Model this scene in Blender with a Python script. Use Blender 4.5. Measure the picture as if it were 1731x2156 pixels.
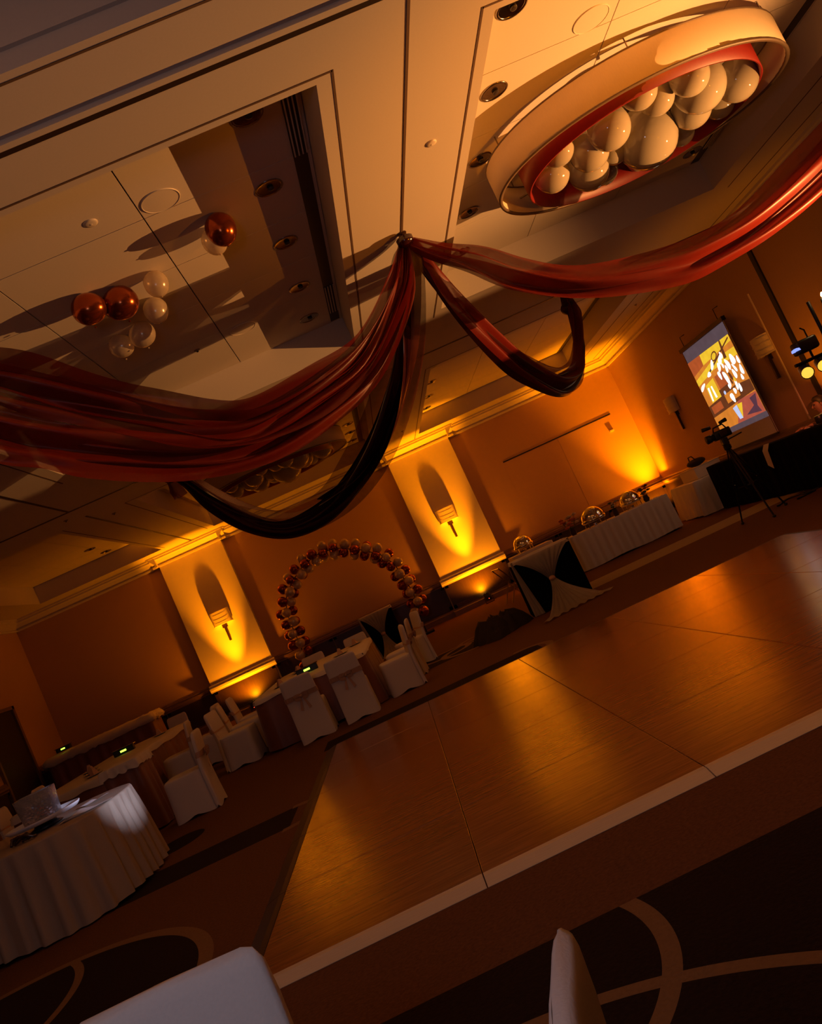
import bpy, bmesh, math, random
from mathutils import Vector, Matrix
random.seed(7)
S = bpy.context.scene
for o in list(bpy.data.objects): bpy.data.objects.remove(o)
COL = S.collection
PI = math.pi

# ------------------------------------------------------------------ camera
F, CAMH = 1760.0, 1.43
yaw, pit, rol = math.radians(3.31), math.radians(4.03), math.radians(-24.68)
fw = Vector((math.sin(yaw)*math.cos(pit), math.cos(yaw)*math.cos(pit), math.sin(pit)))
rt = Vector((math.cos(yaw), -math.sin(yaw), 0)); up = rt.cross(fw)
r2 = rt*math.cos(rol)+up*math.sin(rol); u2 = up*math.cos(rol)-rt*math.sin(rol)
cd = bpy.data.cameras.new('camera'); cam = bpy.data.objects.new('camera', cd); COL.objects.link(cam)
cam.matrix_world = Matrix(((r2.x,u2.x,-fw.x,0),(r2.y,u2.y,-fw.y,0),(r2.z,u2.z,-fw.z,CAMH),(0,0,0,1)))
cd.sensor_fit = 'VERTICAL'; cd.sensor_height = 36; cd.lens = F/2156*36; cd.clip_start = .05; cd.clip_end = 100
S.camera = cam
# ------------------------------------------------------------------ world, exposure
W = bpy.data.worlds.new('world'); S.world = W; W.use_nodes = True
W.node_tree.nodes['Background'].inputs[0].default_value = (.9, .42, .16, 1)
W.node_tree.nodes['Background'].inputs[1].default_value = .0
S.view_settings.view_transform = 'Standard'; S.view_settings.look = 'None'
S.view_settings.exposure = 0.0; S.view_settings.gamma = 1; S.view_settings.use_curve_mapping = False

def lamp(name, kind, loc, target, energy, color, size=.1, angle=60, blend=.5):
    l = bpy.data.lights.new(name, kind); l.energy = energy; l.color = color
    if kind == 'SPOT': l.spot_size = math.radians(angle); l.spot_blend = blend; l.shadow_soft_size = size
    elif kind == 'AREA': l.size = size
    else: l.shadow_soft_size = size
    o = bpy.data.objects.new(name, l); COL.objects.link(o); o.location = loc
    if target is not None:
        o.rotation_euler = (Vector(target)-Vector(loc)).to_track_quat('-Z', 'Y').to_euler()
    return o
AMBER = (1.0, .265, .001)
KEY = (1.0, .41, .11)
# key: work light on a stand by the right wall (outside the picture), it rakes the ceiling
KEYP = (7.20, 7.40, 2.04)
lamp('key_lamp', 'SPOT', KEYP, (-1.0, 7.3, 4.5), 2450, KEY, .006, 112, 1.0)
# cool fill lamp added just behind the camera
lamp('cool_fill', 'AREA', (-.9, -.5, 2.1), (-.9, 4.0, 2.7), 14, (.76, .74, 1.0), .7)
# lamp added out of view at right, a narrow cool beam for the left table
lamp('added_cool_beam', 'SPOT', (3.4, 2.2, 1.75), (-3.25, 8.0, .84), 3200, (.62, .68, 1.0), .02, 7, .9)
# warm fill lamps added under the ceiling, kept low
lamp('warm_fill_near', 'AREA', (-1.0, 1.5, 4.60), (-1.0, 8, 0), 8, (1, .36, .08), 2.5)
lamp('warm_fill_far', 'AREA', (-.6, 12.6, 4.55), (-.6, 12.6, 0), 18, (1, .34, .08), 2.2)

# ------------------------------------------------------------------ materials
M = {}
def nodes(name):
    m = bpy.data.materials.new(name); m.use_nodes = True; M[name] = m
    return m, m.node_tree.nodes, m.node_tree.links, m.node_tree.nodes['Principled BSDF']
def mat(name, col, rough=.6, metal=0, nscale=30, namt=.12, bump=0, spec=None, sheen=0, emit=None, estr=0, stretch=None, trans=0):
    m, n, l, b = nodes(name)
    tc = n.new('ShaderNodeTexCoord'); nt = n.new('ShaderNodeTexNoise'); nt.inputs['Scale'].default_value = nscale; nt.inputs['Detail'].default_value = 4
    if stretch:
        mp = n.new('ShaderNodeMapping'); mp.inputs['Scale'].default_value = stretch
        l.new(tc.outputs['Object'], mp.inputs[0]); l.new(mp.outputs[0], nt.inputs['Vector'])
    else: l.new(tc.outputs['Object'], nt.inputs['Vector'])
    mx = n.new('ShaderNodeMix'); mx.data_type = 'RGBA'
    c = Vector(col)
    mx.inputs[6].default_value = (*(c*(1-namt)), 1); mx.inputs[7].default_value = (*[min(1, v) for v in c*(1+namt)], 1)
    l.new(nt.outputs[0], mx.inputs[0]); l.new(mx.outputs[2], b.inputs['Base Color'])
    b.inputs['Roughness'].default_value = rough; b.inputs['Metallic'].default_value = metal
    if spec is not None: b.inputs['Specular IOR Level'].default_value = spec
    if sheen: b.inputs['Sheen Weight'].default_value = sheen
    if trans: b.inputs['Transmission Weight'].default_value = trans
    if bump:
        bp = n.new('ShaderNodeBump'); bp.inputs['Strength'].default_value = bump; bp.inputs['Distance'].default_value = .01
        l.new(nt.outputs[0], bp.inputs['Height']); l.new(bp.outputs[0], b.inputs['Normal'])
    if emit is not None:
        b.inputs['Emission Color'].default_value = (*emit, 1); b.inputs['Emission Strength'].default_value = estr
    return m
def sheer(name, col, alpha=.7, rough=.4):
    m, n, l, b = nodes(name)
    tc = n.new('ShaderNodeTexCoord'); nt = n.new('ShaderNodeTexNoise'); nt.inputs['Scale'].default_value = 14
    l.new(tc.outputs['Object'], nt.inputs['Vector'])
    b.inputs['Base Color'].default_value = (*col, 1); b.inputs['Roughness'].default_value = rough
    tl = n.new('ShaderNodeBsdfTranslucent'); tl.inputs[0].default_value = (*col, 1)
    m1 = n.new('ShaderNodeMixShader'); m1.inputs[0].default_value = .45
    tp = n.new('ShaderNodeBsdfTransparent'); m2 = n.new('ShaderNodeMixShader')
    mr = n.new('ShaderNodeMapRange'); mr.inputs[3].default_value = alpha-.08; mr.inputs[4].default_value = alpha+.08
    l.new(nt.outputs[0], mr.inputs[0]); l.new(mr.outputs[0], m2.inputs[0])
    l.new(b.outputs[0], m1.inputs[1]); l.new(tl.outputs[0], m1.inputs[2]); l.new(tp.outputs[0], m2.inputs[1]); l.new(m1.outputs[0], m2.inputs[2])
    l.new(m2.outputs[0], n['Material Output'].inputs[0])
    return m
mat('ceil_paint', (.62, .55, .46), .75, nscale=60, namt=.04)
mat('panel_paint', (.66, .58, .48), .7, nscale=50, namt=.04)
mat('reveal_dark', (.12, .065, .035), .8)
mat('track_dark', (.035, .02, .014), .5, .3)
mat('trim_paint', (.66, .58, .46), .5, nscale=40, namt=.04)
mat('wall_vinyl', (.54, .32, .15), .72, nscale=90, namt=.08, bump=.15)
mat('wall_side', (.46, .27, .13), .72, nscale=25, namt=.14, bump=.1, stretch=(1, 6, .25))
mat('pil_paint', (.66, .56, .42), .65, nscale=60, namt=.04)
mat('wain_wood', (.045, .022, .013), .35, nscale=12, namt=.35, stretch=(4, 4, .4))
mat('base_wood', (.20, .11, .06), .4, nscale=12, namt=.3, stretch=(.5, .5, 8))
mat('door_dark', (.03, .018, .014), .5)
mat('chrome', (.75, .72, .68), .12, 1)
mat('reflector', (.35, .3, .26), .18, 1, nscale=40, namt=.5)
mat('vent_black', (.008, .006, .005), .6)
mat('vent_metal', (.25, .2, .17), .45, .6)
mat('ring_cream', (.70, .56, .36), .6, nscale=40, namt=.08, stretch=(6, 6, .6))
mat('ring_red', (.20, .006, .002), .45, nscale=30, namt=.15)
mat('ring_edge', (.14, .09, .05), .5)
mat('globe', (.38, .33, .24), .05, 0, nscale=8, namt=.03)
mat('cover_white', (.68, .60, .53), .85, nscale=120, namt=.05, bump=.12)
mat('sash_peach', (.50, .30, .19), .7, nscale=60, namt=.2)
mat('cloth_white', (.70, .63, .54), .85, nscale=120, namt=.05, bump=.1)
mat('cloth_champagne', (.40, .30, .215), .8, nscale=120, namt=.06, bump=.1)
mat('cloth_brown', (.22, .075, .035), .5, nscale=60, namt=.12, sheen=.2)
mat('cloth_black', (.003, .0027, .0027), .9, nscale=80, spec=.05)
mat('wood_leg', (.10, .07, .05), .5)
mat('copper_balloon', (.40, .085, .02), .20, .85, nscale=5, namt=.08)

mat('pearl_arch', (.72, .56, .36), .22, .25, nscale=5, namt=.05)
mat('black_plastic', (.012, .011, .011), .4)
mat('black_metal', (.02, .018, .018), .35, .7)
mat('screen_white', (.62, .58, .62), .8)
mat('shade', (.72, .62, .44), .6, nscale=60)
mat('bronze', (.07, .035, .02), .35, .6)
mat('flower_orange', (.55, .13, .03), .7)
mat('flower_cream', (.65, .5, .3), .7)
mat('leaf', (.05, .08, .02), .6)
mat('bag_dark', (.02, .009, .006), .85, nscale=20, namt=.3)
mat('skin', (.42, .20, .13), .55)
mat('hair', (.02, .012, .01), .5)
mat('shirt', (.62, .60, .55), .8)
mat('trouser', (.02, .02, .025), .8)
mat('paper', (.8, .78, .78), .6)
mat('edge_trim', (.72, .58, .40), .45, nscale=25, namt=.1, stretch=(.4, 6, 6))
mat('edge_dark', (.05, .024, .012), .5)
mat('glass_dark', (.05, .04, .04), .05)
mat('led_green', (.1, .3, .02), .4, emit=(.45, 1, .06), estr=3)
mat('led_amber', (.8, .3, .03), .4, emit=(1, .42, .05), estr=18)
mat('led_red', (.5, .05, .02), .4, emit=(1, .06, .02), estr=3)
mat('led_blue', (.1, .15, .5), .3, emit=(.25, .35, 1), estr=1.2)
mat('bulb', (1, .9, .7), .3, emit=(1, .62, .24), estr=120)
sheer('sheer_red', (.24, .016, .005), .80)
sheer('sheer_wine', (.15, .008, .004), .86)
sheer('sheer_brown', (.13, .025, .010), .66)
sheer('sheer_white', (.62, .54, .42), .86)
mat('satin_dark', (.030, .006, .009), .16, 0, nscale=10, spec=.9)
mat('satin_wine', (.05, .006, .005), .35, 0, nscale=10, spec=.4)
m, n, l, b = nodes('pearl_balloon')
tc = n.new('ShaderNodeTexCoord'); nt = n.new('ShaderNodeTexNoise'); nt.inputs['Scale'].default_value = 4; l.new(tc.outputs['Object'], nt.inputs['Vector'])
b.inputs['Base Color'].default_value = (.82, .68, .48, 1); b.inputs['Roughness'].default_value = .22; b.inputs['Metallic'].default_value = .2
tp = n.new('ShaderNodeBsdfTransparent'); tp.inputs[0].default_value = (.95, .88, .75, 1); ms = n.new('ShaderNodeMixShader')
lw = n.new('ShaderNodeMapRange'); lw.inputs[3].default_value = .50; lw.inputs[4].default_value = .64
l.new(nt.outputs[0], lw.inputs[0]); l.new(lw.outputs[0], ms.inputs[0]); l.new(tp.outputs[0], ms.inputs[1]); l.new(b.outputs[0], ms.inputs[2]); l.new(ms.outputs[0], n['Material Output'].inputs[0])
m, n, l, b = nodes('vase_glass')
b.inputs['Base Color'].default_value = (.9, .88, .95, 1); b.inputs['Roughness'].default_value = .08; b.inputs['Transmission Weight'].default_value = .85
tc = n.new('ShaderNodeTexCoord'); vo = n.new('ShaderNodeTexVoronoi'); vo.inputs['Scale'].default_value = 40
bp = n.new('ShaderNodeBump'); bp.inputs['Strength'].default_value = .5; bp.inputs['Distance'].default_value = .01
l.new(tc.outputs['Object'], vo.inputs['Vector']); l.new(vo.outputs[0], bp.inputs['Height']); l.new(bp.outputs[0], b.inputs['Normal'])

# dance floor wood: strips across the panel
m, n, l, b = nodes('dance_wood')
tc = n.new('ShaderNodeTexCoord'); mp = n.new('ShaderNodeMapping'); mp.inputs['Scale'].default_value = (2.2, 26, 1)
nt = n.new('ShaderNodeTexNoise'); nt.inputs['Scale'].default_value = 1.6; nt.inputs['Detail'].default_value = 6
n2 = n.new('ShaderNodeTexNoise'); n2.inputs['Scale'].default_value = 3.5
oi = n.new('ShaderNodeObjectInfo')
cr = n.new('ShaderNodeValToRGB'); cr.color_ramp.elements[0].color = (.16, .050, .016, 1); cr.color_ramp.elements[1].color = (.33, .12, .040, 1)
cr.color_ramp.elements[0].position = .3; cr.color_ramp.elements[1].position = .72
ad = n.new('ShaderNodeMath'); ad.operation = 'MULTIPLY_ADD'; ad.inputs[1].default_value = .16
l.new(tc.outputs['Object'], mp.inputs[0]); l.new(mp.outputs[0], nt.inputs['Vector']); l.new(tc.outputs['Object'], n2.inputs['Vector'])
l.new(oi.outputs['Random'], ad.inputs[0]); l.new(nt.outputs[0], ad.inputs[2]); l.new(ad.outputs[0], cr.inputs[0]); l.new(cr.outputs[0], b.inputs['Base Color'])
mr = n.new('ShaderNodeMapRange'); mr.inputs[3].default_value = .15; mr.inputs[4].default_value = .25
l.new(n2.outputs[0], mr.inputs[0]); l.new(mr.outputs[0], b.inputs['Roughness'])
b.inputs['Specular IOR Level'].default_value = .75

# carpet: brown field, dark inlays, tan rings
m, n, l, b = nodes('carpet')
tc = n.new('ShaderNodeTexCoord'); sp = n.new('ShaderNodeSeparateXYZ'); l.new(tc.outputs['Object'], sp.inputs[0])
X, Y = sp.outputs[0], sp.outputs[1]
def mth(op, a, c=None, d=None):
    k = n.new('ShaderNodeMath'); k.operation = op
    for i, v in enumerate((a, c, d)):
        if v is None: continue
        if isinstance(v, (int, float)): k.inputs[i].default_value = v
        else: l.new(v, k.inputs[i])
    return k.outputs[0]
def rect(x0, x1, y0, y1):
    a = mth('MULTIPLY', mth('GREATER_THAN', X, x0), mth('LESS_THAN', X, x1))
    return mth('MULTIPLY', a, mth('MULTIPLY', mth('GREATER_THAN', Y, y0), mth('LESS_THAN', Y, y1)))
def dist(cx, cy, sx=1, sy=1):
    dx = mth('MULTIPLY', mth('SUBTRACT', X, cx), sx); dy = mth('MULTIPLY', mth('SUBTRACT', Y, cy), sy)
    return mth('SQRT', mth('ADD', mth('MULTIPLY', dx, dx), mth('MULTIPLY', dy, dy)))
def disc(cx, cy, r, sx=1, sy=1): return mth('LESS_THAN', dist(cx, cy, sx, sy), r)
def ring(cx, cy, r, w, sx=1, sy=1): return mth('LESS_THAN', mth('ABSOLUTE', mth('SUBTRACT', dist(cx, cy, sx, sy), r)), w)
def mx_(a, c): return mth('MAXIMUM', a, c)
def andn(a, c): return mth('MULTIPLY', a, mth('SUBTRACT', 1, c))
dark = rect(-1.0, 6, -3, 3.2)
for q in (disc(-3.2, 4.6, 1.40), rect(-7, -1.56, 7.0, 7.68), rect(-1.52, 1.35, 9.98, 10.62), disc(-2.97, 8.55, .28, 1, .9), rect(-.6, 1.05, 13.2, 14.5), rect(-8, -2.4, 15.2, 15.9)): dark = mx_(dark, q)
rings = mth('MULTIPLY', ring(-.45, 2.95, .80, .034), mth('LESS_THAN', Y, 3.2))
for q in (mth('MULTIPLY', ring(-.35, 1.15, 1.60, .030), rect(-3, 3, 0, 3.2)), ring(-3.2, 4.6, 1.44, .045), mth('MULTIPLY', ring(-4.2, 5.2, 1.42, .03), disc(-3.2, 4.6, 1.40)), mth('MULTIPLY', ring(-1.62, 7.34, .36, .05), rect(-1.62, 0, 6, 9)), mth('MULTIPLY', ring(1.05, 10.3, .42, .05), rect(1.05, 3, 9, 12)),
          ring(.35, 14.2, .42, .06), ring(1.0, 14.6, .35, .05), ring(.95, 13.85, .66, .06)): rings = mx_(rings, q)
rings = mth('MULTIPLY', rings, mth('LESS_THAN', mth('ABSOLUTE', mth('SUBTRACT', Y, 8.6)), 30))
inner = andn(mth('MULTIPLY', mth('LESS_THAN', Y, 3.2), disc(-.45, 2.95, .77)), mth('LESS_THAN', dist(-.35, 1.15), 1.6))
light = rect(2.75, 6.75, 13.75, 15.0)  # carpet band, the light falling on it painted into its paler tone
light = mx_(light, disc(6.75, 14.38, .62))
nf = n.new('ShaderNodeTexNoise'); nf.inputs['Scale'].default_value = 55; nf.inputs['Detail'].default_value = 3
l.new(tc.outputs['Object'], nf.inputs['Vector'])
def cmix(f, a, c):
    k = n.new('ShaderNodeMix'); k.data_type = 'RGBA'
    if isinstance(f, (int, float)): k.inputs[0].default_value = f
    else: l.new(f, k.inputs[0])
    for i, v in ((6, a), (7, c)):
        if isinstance(v, tuple): k.inputs[i].default_value = (*v, 1)
        else: l.new(v, k.inputs[i])
    return k.outputs[2]
brown = cmix(nf.outputs[0], (.085, .033, .013), (.21, .088, .034))
dk = cmix(nf.outputs[0], (.008, .004, .003), (.030, .013, .008))
tan = cmix(nf.outputs[0], (.20, .105, .045), (.27, .15, .065))
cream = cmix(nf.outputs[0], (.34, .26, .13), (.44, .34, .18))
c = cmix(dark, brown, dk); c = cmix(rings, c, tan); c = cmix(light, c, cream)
l.new(c, b.inputs['Base Color']); b.inputs['Roughness'].default_value = .95; b.inputs['Specular IOR Level'].default_value = .15
bp = n.new('ShaderNodeBump'); bp.inputs['Strength'].default_value = .6; bp.inputs['Distance'].default_value = .01
l.new(nf.outputs[0], bp.inputs['Height']); l.new(bp.outputs[0], b.inputs['Normal'])

def emis(name, col, s):
    m, n, l, b = nodes(name); b.inputs['Base Color'].default_value = (.05, .05, .05, 1); b.inputs['Roughness'].default_value = .9
    tc = n.new('ShaderNodeTexCoord'); nt = n.new('ShaderNodeTexNoise'); nt.inputs['Scale'].default_value = 6; l.new(tc.outputs['Object'], nt.inputs['Vector'])
    mx = n.new('ShaderNodeMix'); mx.data_type = 'RGBA'; mx.inputs[6].default_value = (*[v*.75 for v in col], 1); mx.inputs[7].default_value = (*[min(1, v*1.2) for v in col], 1)
    l.new(nt.outputs[0], mx.inputs[0]); l.new(mx.outputs[2], b.inputs['Emission Color']); b.inputs['Emission Strength'].default_value = s
for nm, c, s in (('p_orange', (.85, .26, .03), .8), ('p_deep', (.62, .12, .03), .7), ('p_gold', (1, .55, .03), 1.0), ('p_white', (1, .97, .95), 1.6), ('p_brown', (.22, .06, .02), .6), ('p_pink', (.62, .12, .07), .7), ('p_purple', (.13, .05, .08), .7), ('p_blue', (.55, .62, 1), 1.0)):
    emis(nm, c, s)

# ------------------------------------------------------------------ mesh helpers
class MB:
    def __init__(s): s.v, s.f = [], []
    def q(s, vs, fs):
        k = len(s.v); s.v += [tuple(p) for p in vs]; s.f += [tuple(i+k for i in f) for f in fs]; return s
    def box(s, x0, x1, y0, y1, z0, z1, rot=0, piv=(0, 0)):
        vs = [(x, y, z) for z in (z0, z1) for x, y in ((x0, y0), (x1, y0), (x1, y1), (x0, y1))]
        if rot:
            c, d = math.cos(rot), math.sin(rot)
            vs = [(piv[0]+(x-piv[0])*c-(y-piv[1])*d, piv[1]+(x-piv[0])*d+(y-piv[1])*c, z) for x, y, z in vs]
        return s.q(vs, [(3, 2, 1, 0), (4, 5, 6, 7), (0, 1, 5, 4), (1, 2, 6, 5), (2, 3, 7, 6), (3, 0, 4, 7)])
    def bbox(s, x0, x1, y0, y1, z0, z1, bv=.01):
        bm = bmesh.new(); bmesh.ops.create_cube(bm, size=1)
        for v in bm.verts: v.co = ((x0+x1)/2+v.co.x*(x1-x0), (y0+y1)/2+v.co.y*(y1-y0), (z0+z1)/2+v.co.z*(z1-z0))
        bmesh.ops.bevel(bm, geom=bm.edges[:], offset=bv, segments=2, affect='EDGES', profile=.5)
        bm.verts.index_update(); s.q([v.co[:] for v in bm.verts], [[v.index for v in f.verts] for f in bm.faces]); bm.free(); return s
    def loft(s, rings, close=True, cap0=False, cap1=False):
        N = len(rings[0]); k = len(s.v)
        for r in rings: s.v += [tuple(p) for p in r]
        for i in range(len(rings)-1):
            for j in range(N if close else N-1):
                j2 = (j+1) % N
                s.f.append((k+i*N+j, k+i*N+j2, k+(i+1)*N+j2, k+(i+1)*N+j))
        if cap0: s.f.append(tuple(k+j for j in reversed(range(N))))
        if cap1: s.f.append(tuple(k+(len(rings)-1)*N+j for j in range(N)))
        return s
    def lathe(s, prof, n=24, c=(0, 0, 0), sx=1, sy=1, cap0=False, cap1=False):
        return s.loft([[(c[0]+r*sx*math.cos(2*PI*j/n), c[1]+r*sy*math.sin(2*PI*j/n), c[2]+z) for j in range(n)] for r, z in prof], True, cap0, cap1)
    def tube(s, pts, r, n=8, cap=True):
        pts = [Vector(p) for p in pts]; rings = []; prev = None
        for i, p in enumerate(pts):
            t = (pts[min(i+1, len(pts)-1)]-pts[max(i-1, 0)]).normalized()
            a = prev if prev is not None else (Vector((0, 0, 1)) if abs(t.z) < .9 else Vector((1, 0, 0)))
            a = (a-t*a.dot(t)).normalized(); prev = a; bq = t.cross(a)
            rr = r[i] if isinstance(r, (list, tuple)) else r
            rings.append([p+a*rr*math.cos(2*PI*j/n)+bq*rr*math.sin(2*PI*j/n) for j in range(n)])
        return s.loft(rings, True, cap, cap)
    def ball(s, c, r, n=16, m=10, sq=(1, 1, 1)):
        rings = []
        for i in range(m+1):
            a = -PI/2+PI*i/m; rr = max(math.cos(a), .002)
            rings.append([(c[0]+r*sq[0]*rr*math.cos(2*PI*j/n), c[1]+r*sq[1]*rr*math.sin(2*PI*j/n), c[2]+r*sq[2]*math.sin(a)) for j in range(n)])
        return s.loft(rings, True, True, True)
    def mesh(s, name, mt, smooth=False):
        me = bpy.data.meshes.new(name); me.from_pydata(s.v, [], s.f); me.validate(); me.update()
        if mt: me.materials.append(M[mt])
        if smooth:
            for p in me.polygons: p.use_smooth = True
        return me
    def build(s, name, mt, parent=None, smooth=False, loc=(0, 0, 0), rz=0):
        o = bpy.data.objects.new(name, s.mesh(name, mt, smooth)); COL.objects.link(o)
        o.parent = parent; o.location = loc; o.rotation_euler = (0, 0, rz); return o
def tag(o, label, cat, group=None):
    o['label'] = label; o['category'] = cat
    if group: o['group'] = group
    return o
def thing(name, label, cat, loc=(0, 0, 0), rz=0, group=None):
    o = bpy.data.objects.new(name, None); COL.objects.link(o); o.location = loc; o.rotation_euler = (0, 0, rz); o.empty_display_size = .2
    return tag(o, label, cat, group)
def struct(o): o['kind'] = 'structure'; return o
def dup(root, loc, rz, label, group=None):
    r = root.copy(); COL.objects.link(r); r.location = loc; r.rotation_euler = (0, 0, rz); r['label'] = label
    if group: r['group'] = group
    for ch in list(root.children):
        c = ch.copy(); COL.objects.link(c); c.parent = r
        for g in ch.children:
            d = g.copy(); COL.objects.link(d); d.parent = c
    return r

# ------------------------------------------------------------------ room shell
XL, XR, YN, YB, ZS, ZK = -9.3, 7.75, -6.0, 22.0, 4.65, 5.10
floor = struct(MB().box(XL, XR, YN, YB, -.1, 0).build('floor', 'carpet'))
wb = struct(MB().box(XL-.2, XR+.2, YB, YB+.2, 0, 5.3).build('wall_back', 'wall_vinyl'))
wr = struct(MB().box(XR, XR+.2, YN, YB, 0, 5.3).build('wall_right', 'wall_side'))
wl = struct(MB().box(XL-.2, XL, YN, YB, 0, 5.3).build('wall_left', 'wall_vinyl'))
wf = struct(MB().box(XL-.2, XR+.2, YN-.2, YN, 0, 5.3).build('wall_front', 'wall_vinyl'))
PILS = ((-5.26, -3.55), (1.23, 2.97))
for k, (a, c) in enumerate(PILS):
    struct(MB().box(a, c, 21.80, YB, 0, ZS).build('pilaster', 'pil_paint'))
# dark wainscot panels under the rail (parts of the walls)
def wain(parent, along, a, c, pos, inward, z0=.20, z1=.86):
    L = c-a; k = max(1, round(L/1.6)); w = L/k
    for i in range(k):
        mb = MB(); p, q = a+i*w+.012, a+(i+1)*w-.012
        lo, hi = sorted((pos, pos+inward*.025)); lo2, hi2 = sorted((pos+inward*.02, pos+inward*.04))
        if along == 'x':
            mb.box(p, q, lo, hi, z0, z1)
            for (s0, s1, t0, t1) in ((p, p+.09, z0, z1), (q-.09, q, z0, z1), (p, q, z0, z0+.09), (p, q, z1-.09, z1)): mb.box(s0, s1, lo2, hi2, t0, t1)
        else:
            mb.box(lo, hi, p, q, z0, z1)
            for (s0, s1, t0, t1) in ((p, p+.09, z0, z1), (q-.09, q, z0, z1), (p, q, z0, z0+.09), (p, q, z1-.09, z1)): mb.box(lo2, hi2, s0, s1, t0, t1)
        mb.build('wainscot_panel', 'wain_wood', parent)
for a, c in ((XL, -5.26), (-3.55, 1.23), (2.97, XR)): wain(wb, 'x', a, c, YB, -1)
for a, c in PILS: wain(wb, 'x', a, c, 21.80, -1)
wain(wr, 'y', 4, YB, XR, -1); wain(wl, 'y', 10, 18.55, XL, 1); wain(wl, 'y', 20.15, YB, XL, 1)
# mouldings: extruded profiles; (out, z) measured from the wall face
CROWN = [(0, 4.36), (.05, 4.36), (.06, 4.40), (.03, 4.42), (.06, 4.46), (.12, 4.53), (.17, 4.56), (.17, 4.60), (.22, 4.61), (.22, ZS), (0, ZS)]
RAIL = [(0, .83), (.05, .84), (.05, .87), (.09, .90), (.09, .95), (.06, .965), (.06, 1.0), (.02, 1.03), (0, 1.03)]
BASE = [(0, 0), (.055, 0), (.055, .13), (.035, .15), (.035, .18), (.02, .20), (0, .20)]
def mould(prof, along, a, c, pos, inward):
    mb = MB(); rings = []
    for t in (a, c):
        rings.append([(t, pos+inward*o, z) if along == 'x' else (pos+inward*o, t, z) for o, z in prof])
    return mb.loft(rings, True, True, True)
tn = [0]
def trim(prof, mt, *segs, name=None):
    mb = MB()
    for s in segs:
        q = mould(prof, *s); mb.q(q.v, q.f)
    tn[0] += 1
    return struct(mb.build(name or 'trim_%d' % tn[0], mt))
def back_segs(ex):
    s = []
    for a, c in ((XL, -5.26), (-3.55, 1.23), (2.97, XR)): s.append(('x', a, c, YB, -1))
    return s
for sg in back_segs(0): trim(CROWN, 'trim_paint', sg)
for a, c in PILS: trim(CROWN, 'trim_paint', ('x', a-.16, c+.16, 21.80, -1), ('y', 21.6, YB, a, -1), ('y', 21.6, YB, c, 1))
trim(CROWN, 'trim_paint', ('y', YN, YB, XR, -1)); trim(CROWN, 'trim_paint', ('y', YN, YB, XL, 1))
for sg in back_segs(0): trim(RAIL, 'base_wood', sg)
for a, c in PILS: trim(RAIL, 'trim_paint', ('x', a-.05, c+.05, 21.80, -1))
trim(RAIL, 'base_wood', ('y', 13.46, YB, XR, -1)); trim(RAIL, 'base_wood', ('y', YN, 18.55, XL, 1), ('y', 20.15, YB, XL, 1))
trim(BASE, 'base_wood', *back_segs(0), *[('x', a-.03, c+.03, 21.80, -1) for a, c in PILS], name='baseboard_back')
trim(BASE, 'base_wood', ('y', YN, YB, XR, -1), name='baseboard_right')
trim(BASE, 'base_wood', ('y', YN, 18.55, XL, 1), ('y', 20.15, YB, XL, 1), name='baseboard_left')
# right wall: black partition gap, light on a wall edge drawn as a pale strip
struct(MB().box(XR-.03, XR+.01, 13.33, 13.45, .94, 4.36).build('trim_20', 'vent_black'))
struct(MB().box(XR-.02, XR+.01, 14.02, 14.05, 1.03, 3.45).build('trim_21', 'edge_trim'))
# flush double door in the back wall: head line dark, leaf joints faint
d1 = struct(MB().box(4.06, 7.24, YB-.012, YB, 3.155, 3.185).build('door_1', 'vent_black'))
for a, c in ((4.07, 5.64), (5.655, 7.23)): MB().box(a, c, YB-.006, YB, 1.04, 3.15).build('door_leaf', 'wall_vinyl', d1)
MB().box(7.02, 7.14, YB-.05, YB-.006, 2.72, 2.76).build('closer_arm', 'trim_paint', d1)
# dark doorway in the left wall
d2 = struct(MB().box(XL, XL+.03, 18.62, 20.05, 0, 2.5).build('door_2', 'door_dark'))
MB().box(XL, XL+.07, 18.54, 18.62, 0, 2.58).build('jamb', 'base_wood', d2); MB().box(XL, XL+.07, 20.05, 20.15, 0, 2.58).build('jamb', 'base_wood', d2)
MB().box(XL, XL+.07, 18.54, 20.15, 2.5, 2.58).build('head', 'base_wood', d2)

# ------------------------------------------------------------------ ceiling with coffers
CX = ((-8.1, -4.85), (-3.43, .92), (2.23, 6.52)); CY = ((-2.0, 4.13), (5.29, 11.38), (14.6, 21.05))
xb = sorted({XL, XR, *[v for p in CX for v in p]}); yb = sorted({YN, YB, *[v for p in CY for v in p]})
mb = MB()
for i in range(len(xb)-1):
    for j in range(len(yb)-1):
        x0, x1, y0, y1 = xb[i], xb[i+1], yb[j], yb[j+1]
        if (x0, x1) in CX and (y0, y1) in CY:
            for (p, q) in (((x0, y0), (x1, y0)), ((x1, y0), (x1, y1)), ((x1, y1), (x0, y1)), ((x0, y1), (x0, y0))):
                mb.q([(*p, ZS), (*q, ZS), (*q, ZK+.06), (*p, ZK+.06)], [(0, 1, 2, 3)])
            mb.q([(x0, y0, ZK+.06), (x1, y0, ZK+.06), (x1, y1, ZK+.06), (x0, y1, ZK+.06)], [(3, 2, 1, 0)])
        else: mb.q([(x0, y0, ZS), (x1, y0, ZS), (x1, y1, ZS), (x0, y1, ZS)], [(3, 2, 1, 0)])
mb.q([(XL-.2, YN-.2, 5.35), (XR+.2, YN-.2, 5.35), (XR+.2, YB+.2, 5.35), (XL-.2, YB+.2, 5.35)], [(0, 1, 2, 3)])
ceil = struct(mb.build('ceiling', 'ceil_paint'))
cache = {}
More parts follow.
